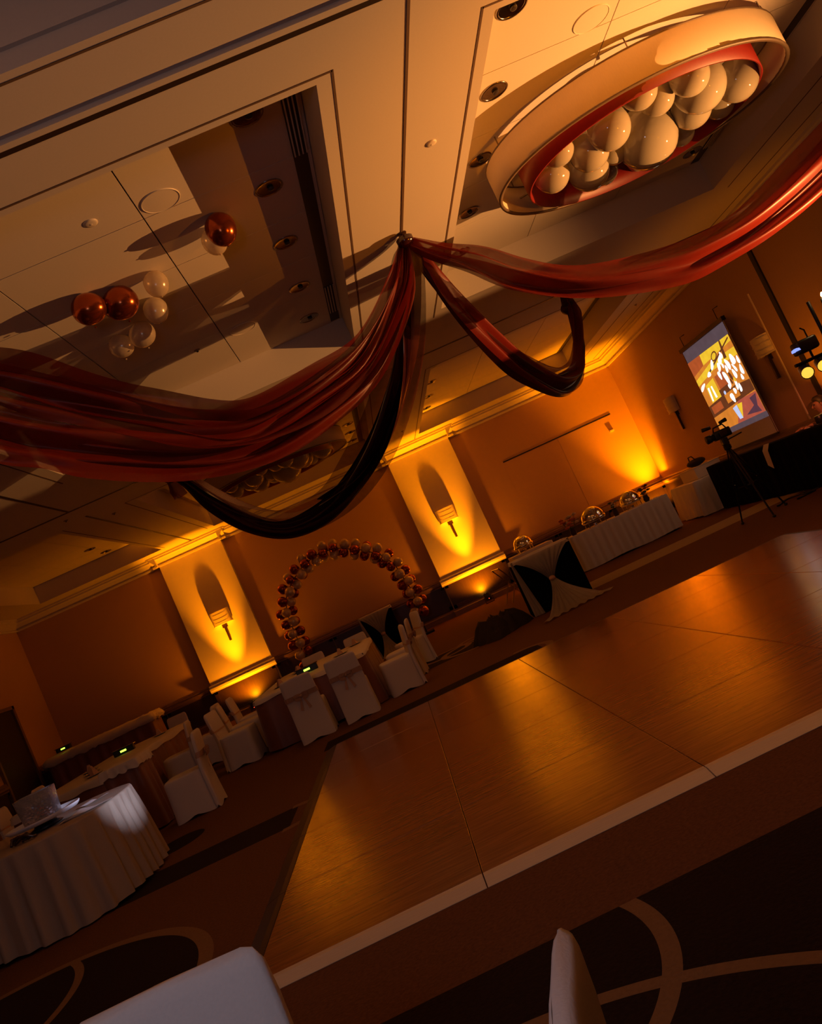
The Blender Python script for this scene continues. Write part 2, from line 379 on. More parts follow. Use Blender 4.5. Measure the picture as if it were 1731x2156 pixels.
for (x0, x1) in CX:
    for (y0, y1) in CY:
        if (x0, x1) == CX[1]: xs = [x0, -2.0, -.62, x1]
        elif (x0, x1) == CX[2]: xs = [x0, 3.78, 5.16, x1]
        else: xs = [x0, (2*x0+x1)/3, (x0+2*x1)/3, x1]
        k = 6; ys = [y0+(y1-y0)*t/k for t in range(k+1)]
        if y0 == 5.29: ys = [5.29, 5.80, 6.85, 7.90, 8.95, 10.0, 11.38]
        for i in range(3):
            for j in range(len(ys)-1):
                w, h = xs[i+1]-xs[i]-.012, ys[j+1]-ys[j]-.008; key = (round(w, 3), round(h, 3))
                if key not in cache: cache[key] = MB().box(-w/2, w/2, -h/2, h/2, 0, .03).mesh('panel', 'panel_paint')
                o = bpy.data.objects.new('panel', cache[key]); COL.objects.link(o); o.parent = ceil
                o.location = ((xs[i]+xs[i+1])/2, (ys[j]+ys[j+1])/2, ZK)
# partition tracks and reveal beads in the soffit
def strip(x0, x1, y0, y1, mt, name, dz=.006): return MB().box(x0, x1, y0, y1, ZS-dz, ZS+.004).build(name, mt, ceil)
strip(XL, XR, 4.66, 4.74, 'track_dark', 'partition_track'); strip(XL, XR, 13.42, 13.48, 'track_dark', 'partition_track')
MB().box(XL, XR, 4.60, 4.655, ZS-.03, ZS).build('track_flange', 'ceil_paint', ceil)
strip(1.57, 1.592, 4.74, 11.66, 'reveal_dark', 'partition_track')
strip(-4.23, -4.19, 4.74, 13.42, 'track_dark', 'partition_track'); strip(-4.23, -4.19, 14.2, 21.6, 'track_dark', 'partition_track')
for x, ya, yb_ in ((1.04, 5.2, 11.64), (2.13, 5.2, 11.64), (2.13, 14.5, 21.55), (1.04, 14.5, 21.4), (-3.60, 5.2, 11.75), (-3.60, 14.5, 21.0), (-4.76, 5.2, 11.64), (-4.76, 14.5, 21.0), (6.85, 5.2, 11.6), (7.34, 0, 21.6), (6.85, 14.5, 21.2)):
    strip(x-.009, x+.009, ya, yb_, 'reveal_dark', 'reveal_bead', .003)
for y, xa, xc in ((5.21, -3.6, 1.04), (5.21, 2.13, 6.85), (4.20, -3.6, 1.04), (14.5, 2.13, 6.85), (14.5, -3.6, 1.04)):
    strip(xa, xc, y-.009, y+.009, 'reveal_dark', 'reveal_bead', .003)
# moulding lines inside the near coffer wall
MB().box(-3.43, .92, 4.10, 4.13, 4.76, 4.79).build('coffer_moulding', 'ceil_paint', ceil)
for (x0, x1) in CX[1:]:
    for (y0, y1) in CY[1:]:
        xs = x1-.17 if x0 < 0 or True else x0
        MB().box(x1-.17, x1-.04, y0+.05, y1-.05, ZK-.004, ZK).build('air_slot', 'door_dark', ceil)
def vent(x, y0, y1, label):
    t = thing('ceiling_vent', label, 'vent', (x, (y0+y1)/2, ZK-.006), 0, 'slotted ceiling vents')
    h = (y1-y0)/2
    MB().box(-.065, .065, -h, h, -.006, 0).build('backing', 'vent_black', t)
    for k in range(4): MB().box(-.055+k*.036, -.055+k*.036+.012, -h, h, -.016, -.005).build('slat', 'trim_paint', t)
vent(.815, 5.95, 6.85, 'black slotted ceiling vent at the near end of the left coffer')
vent(.815, 10.0, 10.95, 'black slotted ceiling vent at the far end of the left coffer')
vent(6.415, 9.7, 10.9, 'black slotted ceiling vent beyond the oval lamp, right coffer')
# recessed downlights
def make_down(label, loc, group):
    t = thing('downlight', label, 'ceiling light', loc, 0, group)
    MB().lathe([(.135, 0), (.137, -.008), (.118, -.012), (.112, -.004)], 28).build('trim_ring', 'reflector', t, True)
    MB().lathe([(.112, -.004), (.08, -.0015), (.03, -.001)], 28, cap1=True).build('reflector', 'reflector', t, True)
    MB().ball((.015, .01, -.012), .032, 12, 8, (1, 1, .5)).build('lamp', 'glass_dark', t, True)
    return t
ords = ['nearest', 'second', 'third', 'fourth', 'farthest']
d0 = None
def downs(rows):
    global d0
    for (x, ys, where) in rows:
        for i, y in enumerate(ys):
            lab = 'round recessed downlight %s, %s' % (where, (ords[i] if len(ys) == 5 else ['nearest', 'second', 'third', 'fourth', 'fifth'][i])+' in its row')
            if d0 is None: d0 = make_down(lab, (x, y, ZK), 'recessed downlights')
            else: dup(d0, (x, y, ZK), 0, lab, 'recessed downlights')
downs([(.47, (6.04, 7.19, 8.38, 9.67, 10.82), 'in shadow beside the left coffer vents'),
       (2.69, (6.07, 7.18, 8.4, 9.64, 10.85), 'at the lit edge of the right coffer'),
       (6.2, (8.9, 10.89), 'under the right end of the big oval lamp'),
       (-3.05, (9.7, 10.98), 'seen between the two left red swags'),
       (2.62, (15.1, 16.5, 17.9, 19.3, 20.6), 'on the left of the far right coffer'),
       (5.2, (15.3, 20.7), 'in the far right coffer'),
       (.60, (18.4, 19.4, 20.5), 'past the end of the small oval lamp'),
       (-6.0, (19.5, 20.6), 'in the far left coffer near the wall')])
def spk(x, y, z, label):
    t = thing('ceiling_speaker', label, 'speaker', (x, y, z), 0, 'round ceiling speakers')
    MB().lathe([(.17, 0), (.168, -.008), (.162, -.009), (.16, -.005)], 32).build('rim', 'trim_paint', t, True)
    MB().lathe([(.16, -.005), (.10, -.007), (.02, -.008)], 32, cap1=True).build('grille', 'panel_paint', t, True)
spk(-.42, 6.68, ZK, 'round cream ceiling speaker in the lit part of the left coffer')
spk(-.36, 10.19, ZK, 'round cream ceiling speaker beyond the floating balloons')
spk(3.54, 6.69, ZK, 'round cream ceiling speaker above the big oval lamp')
def small(x, y, z, label, r=.045, dark=False):
    t = thing('sprinkler' if dark else 'smoke_detector', label, 'sprinkler' if dark else 'smoke detector', (x, y, z))
    MB().lathe([(r, 0), (r, -.006), (r*.7, -.012), (r*.3, -.016)], 20, cap1=True).build('cover', 'vent_metal' if dark else 'trim_paint', t, True)
    MB().lathe([(r*.25, -.010), (r*.2, -.022), (r*.4, -.024), (r*.3, -.028)] if dark else [(r*.25, -.0155), (r*.2, -.018)], 12, cap1=True).build('head' if dark else 'sensor', 'vent_black' if dark else 'panel_paint', t, True)
small(-1.0, 6.58, ZK, 'small round detector beside the copper balloons', .06)
small(1.83, 6.69, ZS, 'small round detector on the beam beside the oval lamp', .05)
small(-.99, 10.25, ZK, 'dark sprinkler head below the pearl balloons', .04, True)
small(-4.2+.25, 14.9, ZS, 'dark sprinkler head on the far left beam', .04, True)
small(-4.45, 13.9, ZS, 'dark sprinkler head behind the far partition track at left', .04, True)
small(1.75, 19.6, ZS, 'dark sprinkler head above the right lit pilaster', .04, True)
small(7.1, 17.0, ZS, 'dark sprinkler head near the right wall crown', .035, True)

# ------------------------------------------------------------------ oval chandeliers
def ellring(a, bq, z0, z1, th, n=72):
    mb = MB()
    R = lambda A, B, z: [(A*math.cos(2*PI*j/n), B*math.sin(2*PI*j/n), z) for j in range(n)]
    return mb.loft([R(a, bq, z1), R(a, bq, z0), R(a-th, bq-th, z0), R(a-th, bq-th, z1), R(a, bq, z1)])
GLOBES = [(5.46, 8.22, .23), (4.91, 7.97, .28), (4.68, 7.66, .2), (5.5, 8.74, .19), (5.02, 8.45, .22), (4.15, 7.65, .19), (4.45, 7.95, .19), (4.57, 8.71, .35), (5.17, 9.12, .17), (3.92, 8.06, .23), (3.39, 8.18, .18), (3.79, 8.41, .22), (3.39, 8.6, .2), (3.91, 8.9, .24), (4.22, 9.26, .18), (4.71, 9.39, .14), (4.21, 8.77, .18)]
def chandelier(loc, label):
    t = thing('oval_chandelier', label, 'chandelier', loc)
    o = ellring(1.65, 1.235, 4.65, 5.0, .03).build('outer_ring', 'ring_cream', t, True, (0, 0, -4.65))
    MB_ = ellring(1.655, 1.24, 4.648, 4.662, .04); MB_.build('rim_band', 'ring_edge', o, True)
    MB_ = ellring(1.655, 1.24, 4.985, 5.0, .04); MB_.build('rim_band', 'ring_edge', o, True)
    i = ellring(1.32, 1.11, 4.60, 4.90, .02).build('inner_ring', 'ring_red', t, True, (0, 0, -4.65))
    for k, (x, y, r) in enumerate(GLOBES):
        g = MB().ball((0, 0, 0), r*.97, 28, 18).build('globe', 'globe', t, True, (x-4.37, y-8.4, .07+(.06 if r < .2 else 0)))
        MB().lathe([(.02, r*.96), (.02, 5.1-4.65-.07-(.06 if r < .2 else 0))], 8).build('stem', 'reflector', g)
    for a in range(6):
        q = a*PI/3+.3; x, y = 1.63*math.cos(q), 1.215*math.sin(q); x2, y2 = 1.29*math.cos(q), 1.02*math.sin(q)
        MB().tube([(x, y, .2), (x2, y2, .2)], .012, 6).build('spoke', 'reflector', t)
        MB().tube([(x, y, .34), (x, y, .45)], .008, 6).build('hanger', 'reflector', t)
    return t
chandelier((4.37, 8.4, 4.65), 'big oval cream and red ring chandelier with white glass globes, right coffer')
chandelier((-1.24, 17.85, 4.65), 'small far oval chandelier half hidden behind the hanging dark drape')

# ------------------------------------------------------------------ sconces
def sconce(loc, rz, label):
    t = thing('wall_sconce', label, 'sconce', loc, rz, 'wall sconces')
    MB().bbox(-.03, .03, -.07, -.01, -.46, .06, .008).build('arm', 'bronze', t)
    MB().box(-.07, .07, -.02, 0, -.10, .12).build('back_plate', 'bronze', t)
    n = 14; rings = []
    for (z, e) in ((0, 1), (.36, 1)):
        rings.append([(.26*math.cos(PI*j/n)*e, -.02-.14*math.sin(PI*j/n)**.7*e, z) for j in range(n+1)])
    s = MB().loft(rings, False).build('shade', 'shade', t, True)
    for z in (0.0, .36):
        MB().q([(.26*math.cos(PI*j/n), -.02-.14*math.sin(PI*j/n)**.7, z) for j in range(n+1)], [tuple(range(n+1))]).build('shade_cap', 'shade', s)
    for z in (.0, .09, .20, .30):
        MB().loft([[(.27*math.cos(PI*j/n), -.02-.15*math.sin(PI*j/n)**.7, z+dz) for j in range(n+1)] for dz in (0, .018)], False).build('shade_band', 'trim_paint', s, True)
    return t
sconce((-4.32, 21.80, 2.34), 0, 'half-round wall sconce on the left lit pilaster')
sconce((2.08, 21.80, 2.34), 0, 'half-round wall sconce on the right lit pilaster')
sconce((XR, 19.1, 2.36), -PI/2, 'half-round wall sconce between the back corner and the screen')
sconce((XR, 14.3, 2.36), -PI/2, 'half-round wall sconce in the dark, right of the screen')

# ------------------------------------------------------------------ dance floor
P = 1.17; X0, Y0 = -1.34, 4.05
df = thing('dance_floor', 'square glossy wooden dance floor of 25 panels with edge strips', 'dance floor', (0, 0, 0))
pm = MB().bbox(-P/2+.002, P/2-.002, -P/2+.002, P/2-.002, 0, .028, .003).mesh('panel', 'dance_wood')
for i in range(5):
    for j in range(5):
        o = bpy.data.objects.new('panel', pm); COL.objects.link(o); o.parent = df; o.location = (X0+P*(i+.5), Y0+P*(j+.5), .001)
def ramp(a, c, w): return MB().q([(a, 0, .001), (c, 0, .001), (c, 0, .029), (a, 0, .029), (a, -w*.3, .028), (c, -w*.3, .028), (a, -w, .003), (c, -w, .003), (a, -w, .001), (c, -w, .001)], [(3, 2, 5, 4), (4, 5, 7, 6), (6, 7, 9, 8), (0, 1, 2, 3), (0, 3, 4, 6, 8), (1, 9, 7, 5, 2), (8, 9, 1, 0)])
for i in range(5):
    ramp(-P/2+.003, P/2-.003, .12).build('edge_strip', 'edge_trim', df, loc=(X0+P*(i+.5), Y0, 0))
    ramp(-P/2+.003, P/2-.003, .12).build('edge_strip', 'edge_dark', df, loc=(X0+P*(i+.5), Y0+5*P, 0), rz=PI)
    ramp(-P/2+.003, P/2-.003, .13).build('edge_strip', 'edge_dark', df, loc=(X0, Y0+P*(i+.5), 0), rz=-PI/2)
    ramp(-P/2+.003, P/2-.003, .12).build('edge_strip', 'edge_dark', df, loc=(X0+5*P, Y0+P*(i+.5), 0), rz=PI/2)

# ------------------------------------------------------------------ chairs
def sq_ring(hx, hy, cx, cy, z, n=32, p=5, wav=0, hem=0):
    out = []
    for j in range(n):
        a = 2*PI*(j+.5)/n; c, s = math.cos(a), math.sin(a)
        r = (abs(c)**p+abs(s)**p)**(-1/p)
        corner = min(1, abs(math.sin(2*a)))
        k = 1+wav*math.sin(j*2.4)
        out.append((cx+hx*r*c*k, cy+hy*r*s*k, z+hem*(1-corner)))
    return out
def make_chair(label, loc, rz, bow=True):
    t = thing('banquet_chair', label, 'chair', loc, rz)
    rings = []
    for z, hx, hy, cy in ((.0, .235, .035, -.255), (.2, .232, .03, -.245), (.44, .228, .028, -.235), (.62, .226, .027, -.25), (.76, .224, .026, -.268), (.83, .218, .024, -.276), (.855, .205, .019, -.28), (.865, .18, .012, -.281)):
        rings.append(sq_ring(hx, hy, 0, cy, z, 32, 6, 0, .035 if z == 0 else (-.0 if z < .8 else .012)))
    MB().loft(rings, True, False, True).build('back_cover', 'cover_white', t, True)
    rings = []
    for z, e in ((.0, 1.04), (.12, 1.015), (.3, .99), (.42, .985), (.46, .97), (.475, .92), (.48, .8)):
        rings.append(sq_ring(.235*e, .235*e, 0, .0, z, 40, 7, .006 if z < .2 else 0, .04 if z == 0 else 0))
    MB().loft(rings, True, False, True).build('seat_cover', 'cover_white', t, True)
    rings = [sq_ring(.234, .036, 0, -.252-.006*i, .585+.022*i, 32, 6) for i in range(4)]
    s = MB().loft(rings).build('sash', 'sash_peach', t, True)
    if bow:
        mb = MB()
        for sg in (-1, 1):
            pts = []
            for k in range(9):
                a = PI*k/8
                pts.append((sg*(.015+.085*math.sin(a)), -.30-.03*math.sin(a), .615+.04*math.cos(a)*math.sin(a*.5+.4)))
            mb.loft([[(x, y-.0, z-.022) for x, y, z in pts], [(x, y-.012, z+.022) for x, y, z in pts]], False)
            mb.loft([[(sg*.005+sg*.012*k, -.298-.005*(k % 2), .60-.06*k) for k in range(4)], [(sg*.025+sg*.018*k, -.300, .60-.055*k) for k in range(4)]], False)
        mb.ball((0, -.30, .615), .024, 10, 8); mb.build('bow', 'sash_peach', s, True)
    MB().bbox(-.2, .2, -.2, .2, .40, .44, .01).build('seat', 'wood_leg', t)
    for x in (-.18, .18):
        for y in (-.19, .19): MB().tube([(x, y, 0), (x, y, .40)], .012, 6).build('leg', 'black_metal', t)
    return t
G1 = 'covered chairs around the guest tables'
ch0 = make_chair('white covered chair with its back to the camera, left of the front pair', (-1.68, 11.50, 0), 0); ch0['group'] = G1
CH = [((-1.05, 11.52, 0), .03, 'white covered chair with peach bow, right of the front pair'),
      ((-.40, 12.02, 0), PI/2+.12, 'white covered chair side-on at the right end of the guest table'),
      ((-.30, 13.10, 0), PI/2-.1, 'white covered chair side-on, second along the right side of the guest table'),
      ((-.12, 14.40, 0), PI/2+.3, 'white covered chair side-on, farthest along the right of the guest table'),
      ((-2.86, 12.22, 0), -PI/2-.15, 'white covered chair facing right at the left front of the guest table'),
      ((-2.92, 13.15, 0), -PI/2+.1, 'white covered chair second along the left side of the guest table'),
      ((-2.95, 14.1, 0), -PI/2, 'white covered chair third along the left side of the guest table'),
      ((-1.95, 15.75, 0), PI-.1, 'white covered chair at the far end of the guest table, left'),
      ((-1.05, 15.85, 0), PI+.05, 'white covered chair at the far end of the guest table, right'),
      ((-3.02, 9.80, 0), PI/2+.05, 'large white covered chair side-on beside the draped left table'),
      ((-3.95, 12.9, 0), PI/2+.1, 'white covered chair with sash, middle of the left long table'),
      ((-3.75, 14.1, 0), PI/2-.1, 'white covered chair with sash, far end of the left long table'),
      ((-6.1, 13.6, 0), -PI/2, 'small white covered chair at the far left side of the long table'),
      ((-6.15, 12.4, 0), -PI/2, 'small white covered chair at far left nearest the doorway'),
      ((-5.1, 17.0, 0), PI-.2, 'white covered chair against the dark wall left of the lit pilaster')]
for loc, rz, lab in CH: dup(ch0, loc, rz, lab, G1)
make_chair('white covered chair back close to the camera, bottom left', (-.79, 1.56, 0), PI-.02, False)
# chair seen edge-on at the bottom
make_chair('white covered chair seen edge-on at the bottom of the picture', (-.298, 1.141, 0), math.radians(78.5), False)

# ------------------------------------------------------------------ tables
def table(name, x0, x1, y0, y1, h, label, round_=False, rz=0):
    cx, cy = (x0+x1)/2, (y0+y1)/2; hx, hy = (x1-x0)/2, (y1-y0)/2
    t = thing(name, label, 'table', (cx, cy, 0), rz)
    if round_: MB().lathe([(.02, h-.03), (hx-.02, h-.03), (hx-.02, h-.006), (.02, h-.006)], 40, cap0=True, cap1=True).build('tabletop', 'wood_leg', t)
    else: MB().box(-hx+.02, hx-.02, -hy+.02, hy-.02, h-.03, h-.006).build('tabletop', 'wood_leg', t)
    e = .6 if round_ else .88
    for sx in (-1, 1):
        for sy in (-1, 1): MB().tube([(sx*hx*e, sy*hy*e, 0), (sx*hx*e, sy*hy*e, h-.03)], .018, 8).build('leg', 'black_metal', t)
    return t
def skirt(name, x0, x1, y0, y1, h, mt, label, pleat=.02, per=.16, flare=.05, power=14, z0=.012, rz=0, seed=1, cat='tablecloth'):
    cx, cy = (x0+x1)/2, (y0+y1)/2; hx, hy = (x1-x0)/2, (y1-y0)/2
    rnd = random.Random(seed)
    n = int(4*(hx+hy)/per*6); ph = [rnd.uniform(0, 6) for _ in range(5)]
    # points spaced evenly along a superellipse
    base = []
    K = 4000; prev = None; acc = 0; tab = []
    for j in range(K+1):
        a = 2*PI*j/K; c, s = math.cos(a), math.sin(a); r = (abs(c)**power+abs(s)**power)**(-1/power)
        p = (hx*r*c, hy*r*s)
        if prev: acc += math.hypot(p[0]-prev[0], p[1]-prev[1])
        tab.append((acc, p)); prev = p
    i = 0
    for j in range(n):
        d = acc*j/n
        while tab[i+1][0] < d: i += 1
        base.append((tab[i][1], d))
    rings = []
    for lv, (tz, amp, out) in enumerate(((1.0, 0, -.02), (.995, 0, 0), (.975, .1, .004), (.8, .6, .010), (.5, .85, flare*.5), (.2, 1, flare*.8), (0, 1.05, flare))):
        ring = []
        for (p, d) in base:
            L = math.hypot(*p); nx, ny = p[0]/hx**2 if power < 3 else 0, p[1]/hy**2 if power < 3 else 0
            ax, ay = abs(p[0]/hx)**(power-1)/hx*(1 if p[0] > 0 else -1), abs(p[1]/hy)**(power-1)/hy*(1 if p[1] > 0 else -1)
            m_ = math.hypot(ax, ay) or 1; nx, ny = ax/m_, ay/m_
            w = math.sin(2*PI*d/per+1.3*math.sin(d*2.1+ph[0])+ph[1])*.7+.3*math.sin(2*PI*d/per*1.7+ph[2])
            o = out+amp*pleat*w
            zz = z0+(h-z0)*tz+(0 if tz > .01 else .012*(1+math.sin(d*5+ph[3])))
            ring.append((p[0]+nx*o, p[1]+ny*o, zz))
        rings.append(ring)
    rings.insert(0, [(p[0]*.05, p[1]*.05, h+.0005) for p, d in base])
    o = MB().loft(rings, True, True).build(name, mt, None, True, (cx, cy, 0), rz)
    return tag(o, label, cat)
# guest table 1
table('guest_table', -2.45, -.74, 11.88, 15.3, .75, 'long guest table under brown satin behind the front pair of chairs')
skirt('tablecloth', -2.45, -.74, 11.88, 15.3, .755, 'cloth_brown', 'floor-length brown satin cloth on the guest table under the arch', .025, .34, .06, 22, seed=2)
def overlay(x0, x1, y0, y1, h, label, drop=.10, mt='cloth_white'):
    cx, cy = (x0+x1)/2, (y0+y1)/2; hx, hy = (x1-x0)/2, (y1-y0)/2
    R = lambda e, z, w=0: [(p[0]+(w*math.sin(i*1.1)*.01), p[1]+w*math.cos(i*1.3)*.01, z+(w*.012*math.sin(i*.9))) for i, p in enumerate(sq_ring(hx+e, hy+e, 0, 0, 0, 96, 24))]
    o = MB().loft([R(-hx*.5, h+.004), R(-.01, h+.004), R(.012, h-.004), R(.022, h-drop*.6, 1), R(.03, h-drop, 1)], True, True).build('table_overlay', mt, None, True, (cx, cy, 0))
    return tag(o, label, 'tablecloth')
overlay(-2.45, -.74, 11.88, 15.3, .757, 'white overlay cloth on the guest table in front of the arch', .05)
# left long table
table('guest_table', -5.75, -4.35, 11.2, 15.4, .75, 'long guest table at left beyond the draped cake table')
skirt('tablecloth', -5.75, -4.35, 11.2, 15.4, .755, 'cloth_brown', 'floor-length brown satin cloth on the left long table', .025, .34, .06, 22, seed=5)
overlay(-5.75, -4.35, 11.2, 15.4, .757, 'white overlay cloth on the left long table', .09)
# narrow high table in brown drape right behind the cake table
table('cocktail_table', -3.98, -3.52, 9.95, 10.5, .86, 'small high table in brown drape between cake table and large chair')
skirt('tablecloth', -3.98, -3.52, 9.95, 10.5, .865, 'cloth_brown', 'brown drape on the small high table by the large chair', .02, .2, .05, 8, seed=6)
overlay(-3.98, -3.52, 9.95, 10.5, .867, 'white topper on the small high table by the large chair', .1)
# cake table, front left
table('cake_table', -4.75, -2.98, 6.85, 8.55, .76, 'round table under pale cloth at the left edge of the picture', True)
skirt('tablecloth', -4.75, -2.98, 6.85, 8.55, .765, 'cloth_champagne', 'pale pleated floor-length cloth on the front left table', .034, .17, .06, 3.2, seed=9)
# buffet along the back left
table('buffet_table', -8.95, -6.35, 19.9, 20.7, .98, 'long buffet table far left against the back wall')
skirt('table_skirt', -8.95, -6.35, 19.9, 20.7, .985, 'cloth_brown', 'brown pleated skirt on the far left buffet', .03, .30, .03, 22, seed=11)
mb = MB(); rnd = random.Random(3)
rr = []
for lv, (dz, e) in enumerate(((-.13, .05), (-.06, .09), (0, .06), (.05, .03), (.07, -.05))):
    rr.append([(x*(1)+rnd.uniform(-.02, .02), y+rnd.uniform(-.02, .02), 1.03+dz+rnd.uniform(-.02, .025)) for x, y, z in sq_ring(1.3+e, .4+e, 0, 0, 0, 110, 24)])
tag(mb.loft(rr, True, False, True).build('ruffled_topper', 'cloth_white', None, True, (-7.65, 20.3, 0)), 'cream ruffled topper along the far left buffet', 'tablecloth')
# long buffet table right
table('buffet_table', 3.78, 6.05, 17.3, 18.1, .78, 'long buffet table in front of the flush door')
skirt('tablecloth', 3.78, 6.05, 17.3, 18.1, .785, 'cloth_white', 'white pleated cloth on the buffet table in front of the door', .014, .16, .03, 26, seed=13)
table('serving_table', 2.75, 3.75, 18.9, 19.6, .86, 'serving table behind the swagged black table')
skirt('tablecloth', 2.75, 3.75, 18.9, 19.6, .865, 'cloth_white', 'white pleated cloth on the serving table behind the swagged table', .018, .15, .02, 26, seed=14)
# table by the right wall
table('gift_table', 6.62, 7.5, 17.25, 18.7, .76, 'table in white cloth beside the right wall corner')
skirt('tablecloth', 6.62, 7.5, 17.25, 18.7, .765, 'cloth_white', 'white folded cloth on the table beside the right wall', .035, .26, .05, 26, seed=15)
rb = thing('riser_box', 'white draped riser on the table beside the right wall', 'riser', (7.15, 17.9, .77))
MB().bbox(-.3, .3, -.45, .45, 0, .24, .01).build('drape', 'cloth_white', rb, True); MB().bbox(-.31, .31, -.46, .46, .235, .25, .005).build('top', 'cloth_white', rb)
# black draped platform along the right wall
table('media_table', 6.90, 7.18, 11.6, 17.0, .93, 'long narrow table under black cloth along the right wall')
skirt('tablecloth', 6.90, 7.18, 11.6, 17.0, .935, 'cloth_black', 'black floor-length cloth on the table along the right wall', .02, .3, .03, 26, seed=16)
wc = MB().loft([[(6.90-.06*min(1,k/2), 14.05+.10*k/8, .95-.055*k) for k in range(9)], [(6.90-.06*min(1,k/2), 14.25+.06*k/8, .955-.045*k) for k in range(9)]], False)
tag(wc.build('hanging_cloth', 'cloth_white', None, True), 'pale cloth strip hanging over the edge of the black table', 'cloth')

# swagged table (black skirt, white sheer swag)
def swag_table(loc, rz, w, d, h, lab1, lab2, sc=1):
    t = thing('swag_table', lab1, 'table', loc, rz)
    hw, hd = w/2, d/2
    MB().box(-hw, hw, -hd, hd, h-.03, h).build('tabletop', 'wood_leg', t)
    for sx in (-1, 1):
        for sy in (-1, 1): MB().tube([(sx*(hw-.05), sy*(hd-.05), 0), (sx*(hw-.05), sy*(hd-.05), h-.03)], .02, 6).build('leg', 'black_metal', t)
    rings = []
    base = sq_ring(hw, hd, 0, 0, 0, 160, 24)
    for z, a in ((h+.002, 0), (h*.6, .6), (.02, 1)):
        rings.append([(x*(1+.03*a*math.sin(i*.8)), y*(1+.04*a*math.sin(i*.8)), z) for i, (x, y, _) in enumerate(base)])
    MB().loft(rings).build('black_skirt', 'cloth_black', t, True)
    c = thing('sheer_swag', lab2, 'drape', loc, rz)
    # top cloth
    MB().loft([[(x, y, h+.008) for x, y, _ in sq_ring(hw*.3, hd*.3, 0, 0, 0, 64, 24)], [(x, y, h+.008) for x, y, _ in sq_ring(hw+.005, hd+.005, 0, 0, 0, 64, 24)], [(x, y, h-.05) for x, y, _ in sq_ring(hw+.015, hd+.015, 0, 0, 0, 64, 24)]], True, True).build('top_cloth', 'cloth_white', c, True)
    # swag: from the top edge gathered to the tie
    tz = h*.50; tx = 0; rows = 14; colsn = 40; rg = []
    for k in range(rows):
        v = k/(rows-1); row = []
        for j in range(colsn):
            u = -1+2*j/(colsn-1)
            wd = hw*(1-v)**1.15+.045*v
            x = tx+u*wd; z = h-.01-(h-tz)*(v**1.0)*(1-.45*abs(u)**2*(1-v))
            y = -hd-.03-.05*math.sin(PI*v)-.016*math.sin(j*1.35)*(.4+v)
            row.append((x, y, z))
        rg.append(row)
    MB().loft(rg, False).build('swag', 'sheer_white', c, True)
    rg = []; rows = 22
    for k in range(rows):
        v = k/(rows-1); row = []
        for j in range(colsn):
            u = -1+2*j/(colsn-1); wd = .045+.40*v**1.3*sc
            x = tx+u*wd+.10*v*sc+.18*v*v*u*sc; z = tz*(1-min(1, v/.86))**1.15
            y = -hd-.05-1.05*v**1.25*sc+.25*v*v*u*sc
            z += .022*math.sin(j*1.35)*(.4+.9*v)*(1 if z > .05 else .5)
            row.append((x, y, max(.012+.012*(1+math.sin(j*1.35)), z)))
        rg.append(row)
    MB().loft(rg, False).build('tail', 'sheer_white', c, True)
    MB().ball((tx, -hd-.07, tz), .055, 12, 8, (1, .8, .8)).build('tie', 'sash_peach', c, True)
    # left side leg drape
    rg = []
    for k in range(10):
        v = k/9; rg.append([(-hw+.01+.16*v*(j/11)-.02*math.sin(j*1.5), -hd-.025-.02*math.sin(j*1.5), (h-.02)*(1-v)+.012) for j in range(12)])
    MB().loft(rg, False).build('side_tail', 'sheer_white', c, True)
swag_table((2.42, 13.75, 0), -.08, 1.02, .65, .95, 'black skirted table in front of the buffet', 'white sheer swag tied at the middle of the black table')
swag_table((-.62, 19.6, 0), 0, .80, .6, 1.04, 'small black skirted table under the balloon arch', 'pale sheer swag on the small table under the balloon arch', .5)

# ------------------------------------------------------------------ balloon arch
APATH = [(-2.55, .45), (-2.59, .77), (-2.62, 1.0), (-2.60, 1.32), (-2.60, 1.65), (-2.58, 1.92), (-2.43, 2.26), (-2.18, 2.52), (-1.74, 2.79), (-1.22, 2.9), (-.79, 2.8), (-.32, 2.54), (.05, 2.26), (.28, 1.89), (.35, 1.46), (.41, 1.12), (.40, .75), (.32, .45)]
arch = thing('balloon_arch', 'arch of copper and pearl balloons in front of the back wall', 'balloon arch', (0, 20.5, 0))
def bal_mesh(mt):
    mb = MB(); prof = []
    for i in range(15):
        a = -PI/2+PI*i/14; r = math.cos(a); z = math.sin(a)
        if z < 0: z *= 1.18
        prof.append((max(r, .004), z))
    mb.lathe(prof, 20); mb.lathe([(.05, -1.28), (.09, -1.26), (.03, -1.18), (.05, -1.15)], 8)
    return mb.mesh('balloon', mt, True)
bmc, bmp, bmo = bal_mesh('copper_balloon'), bal_mesh('pearl_balloon'), bal_mesh('pearl_arch')
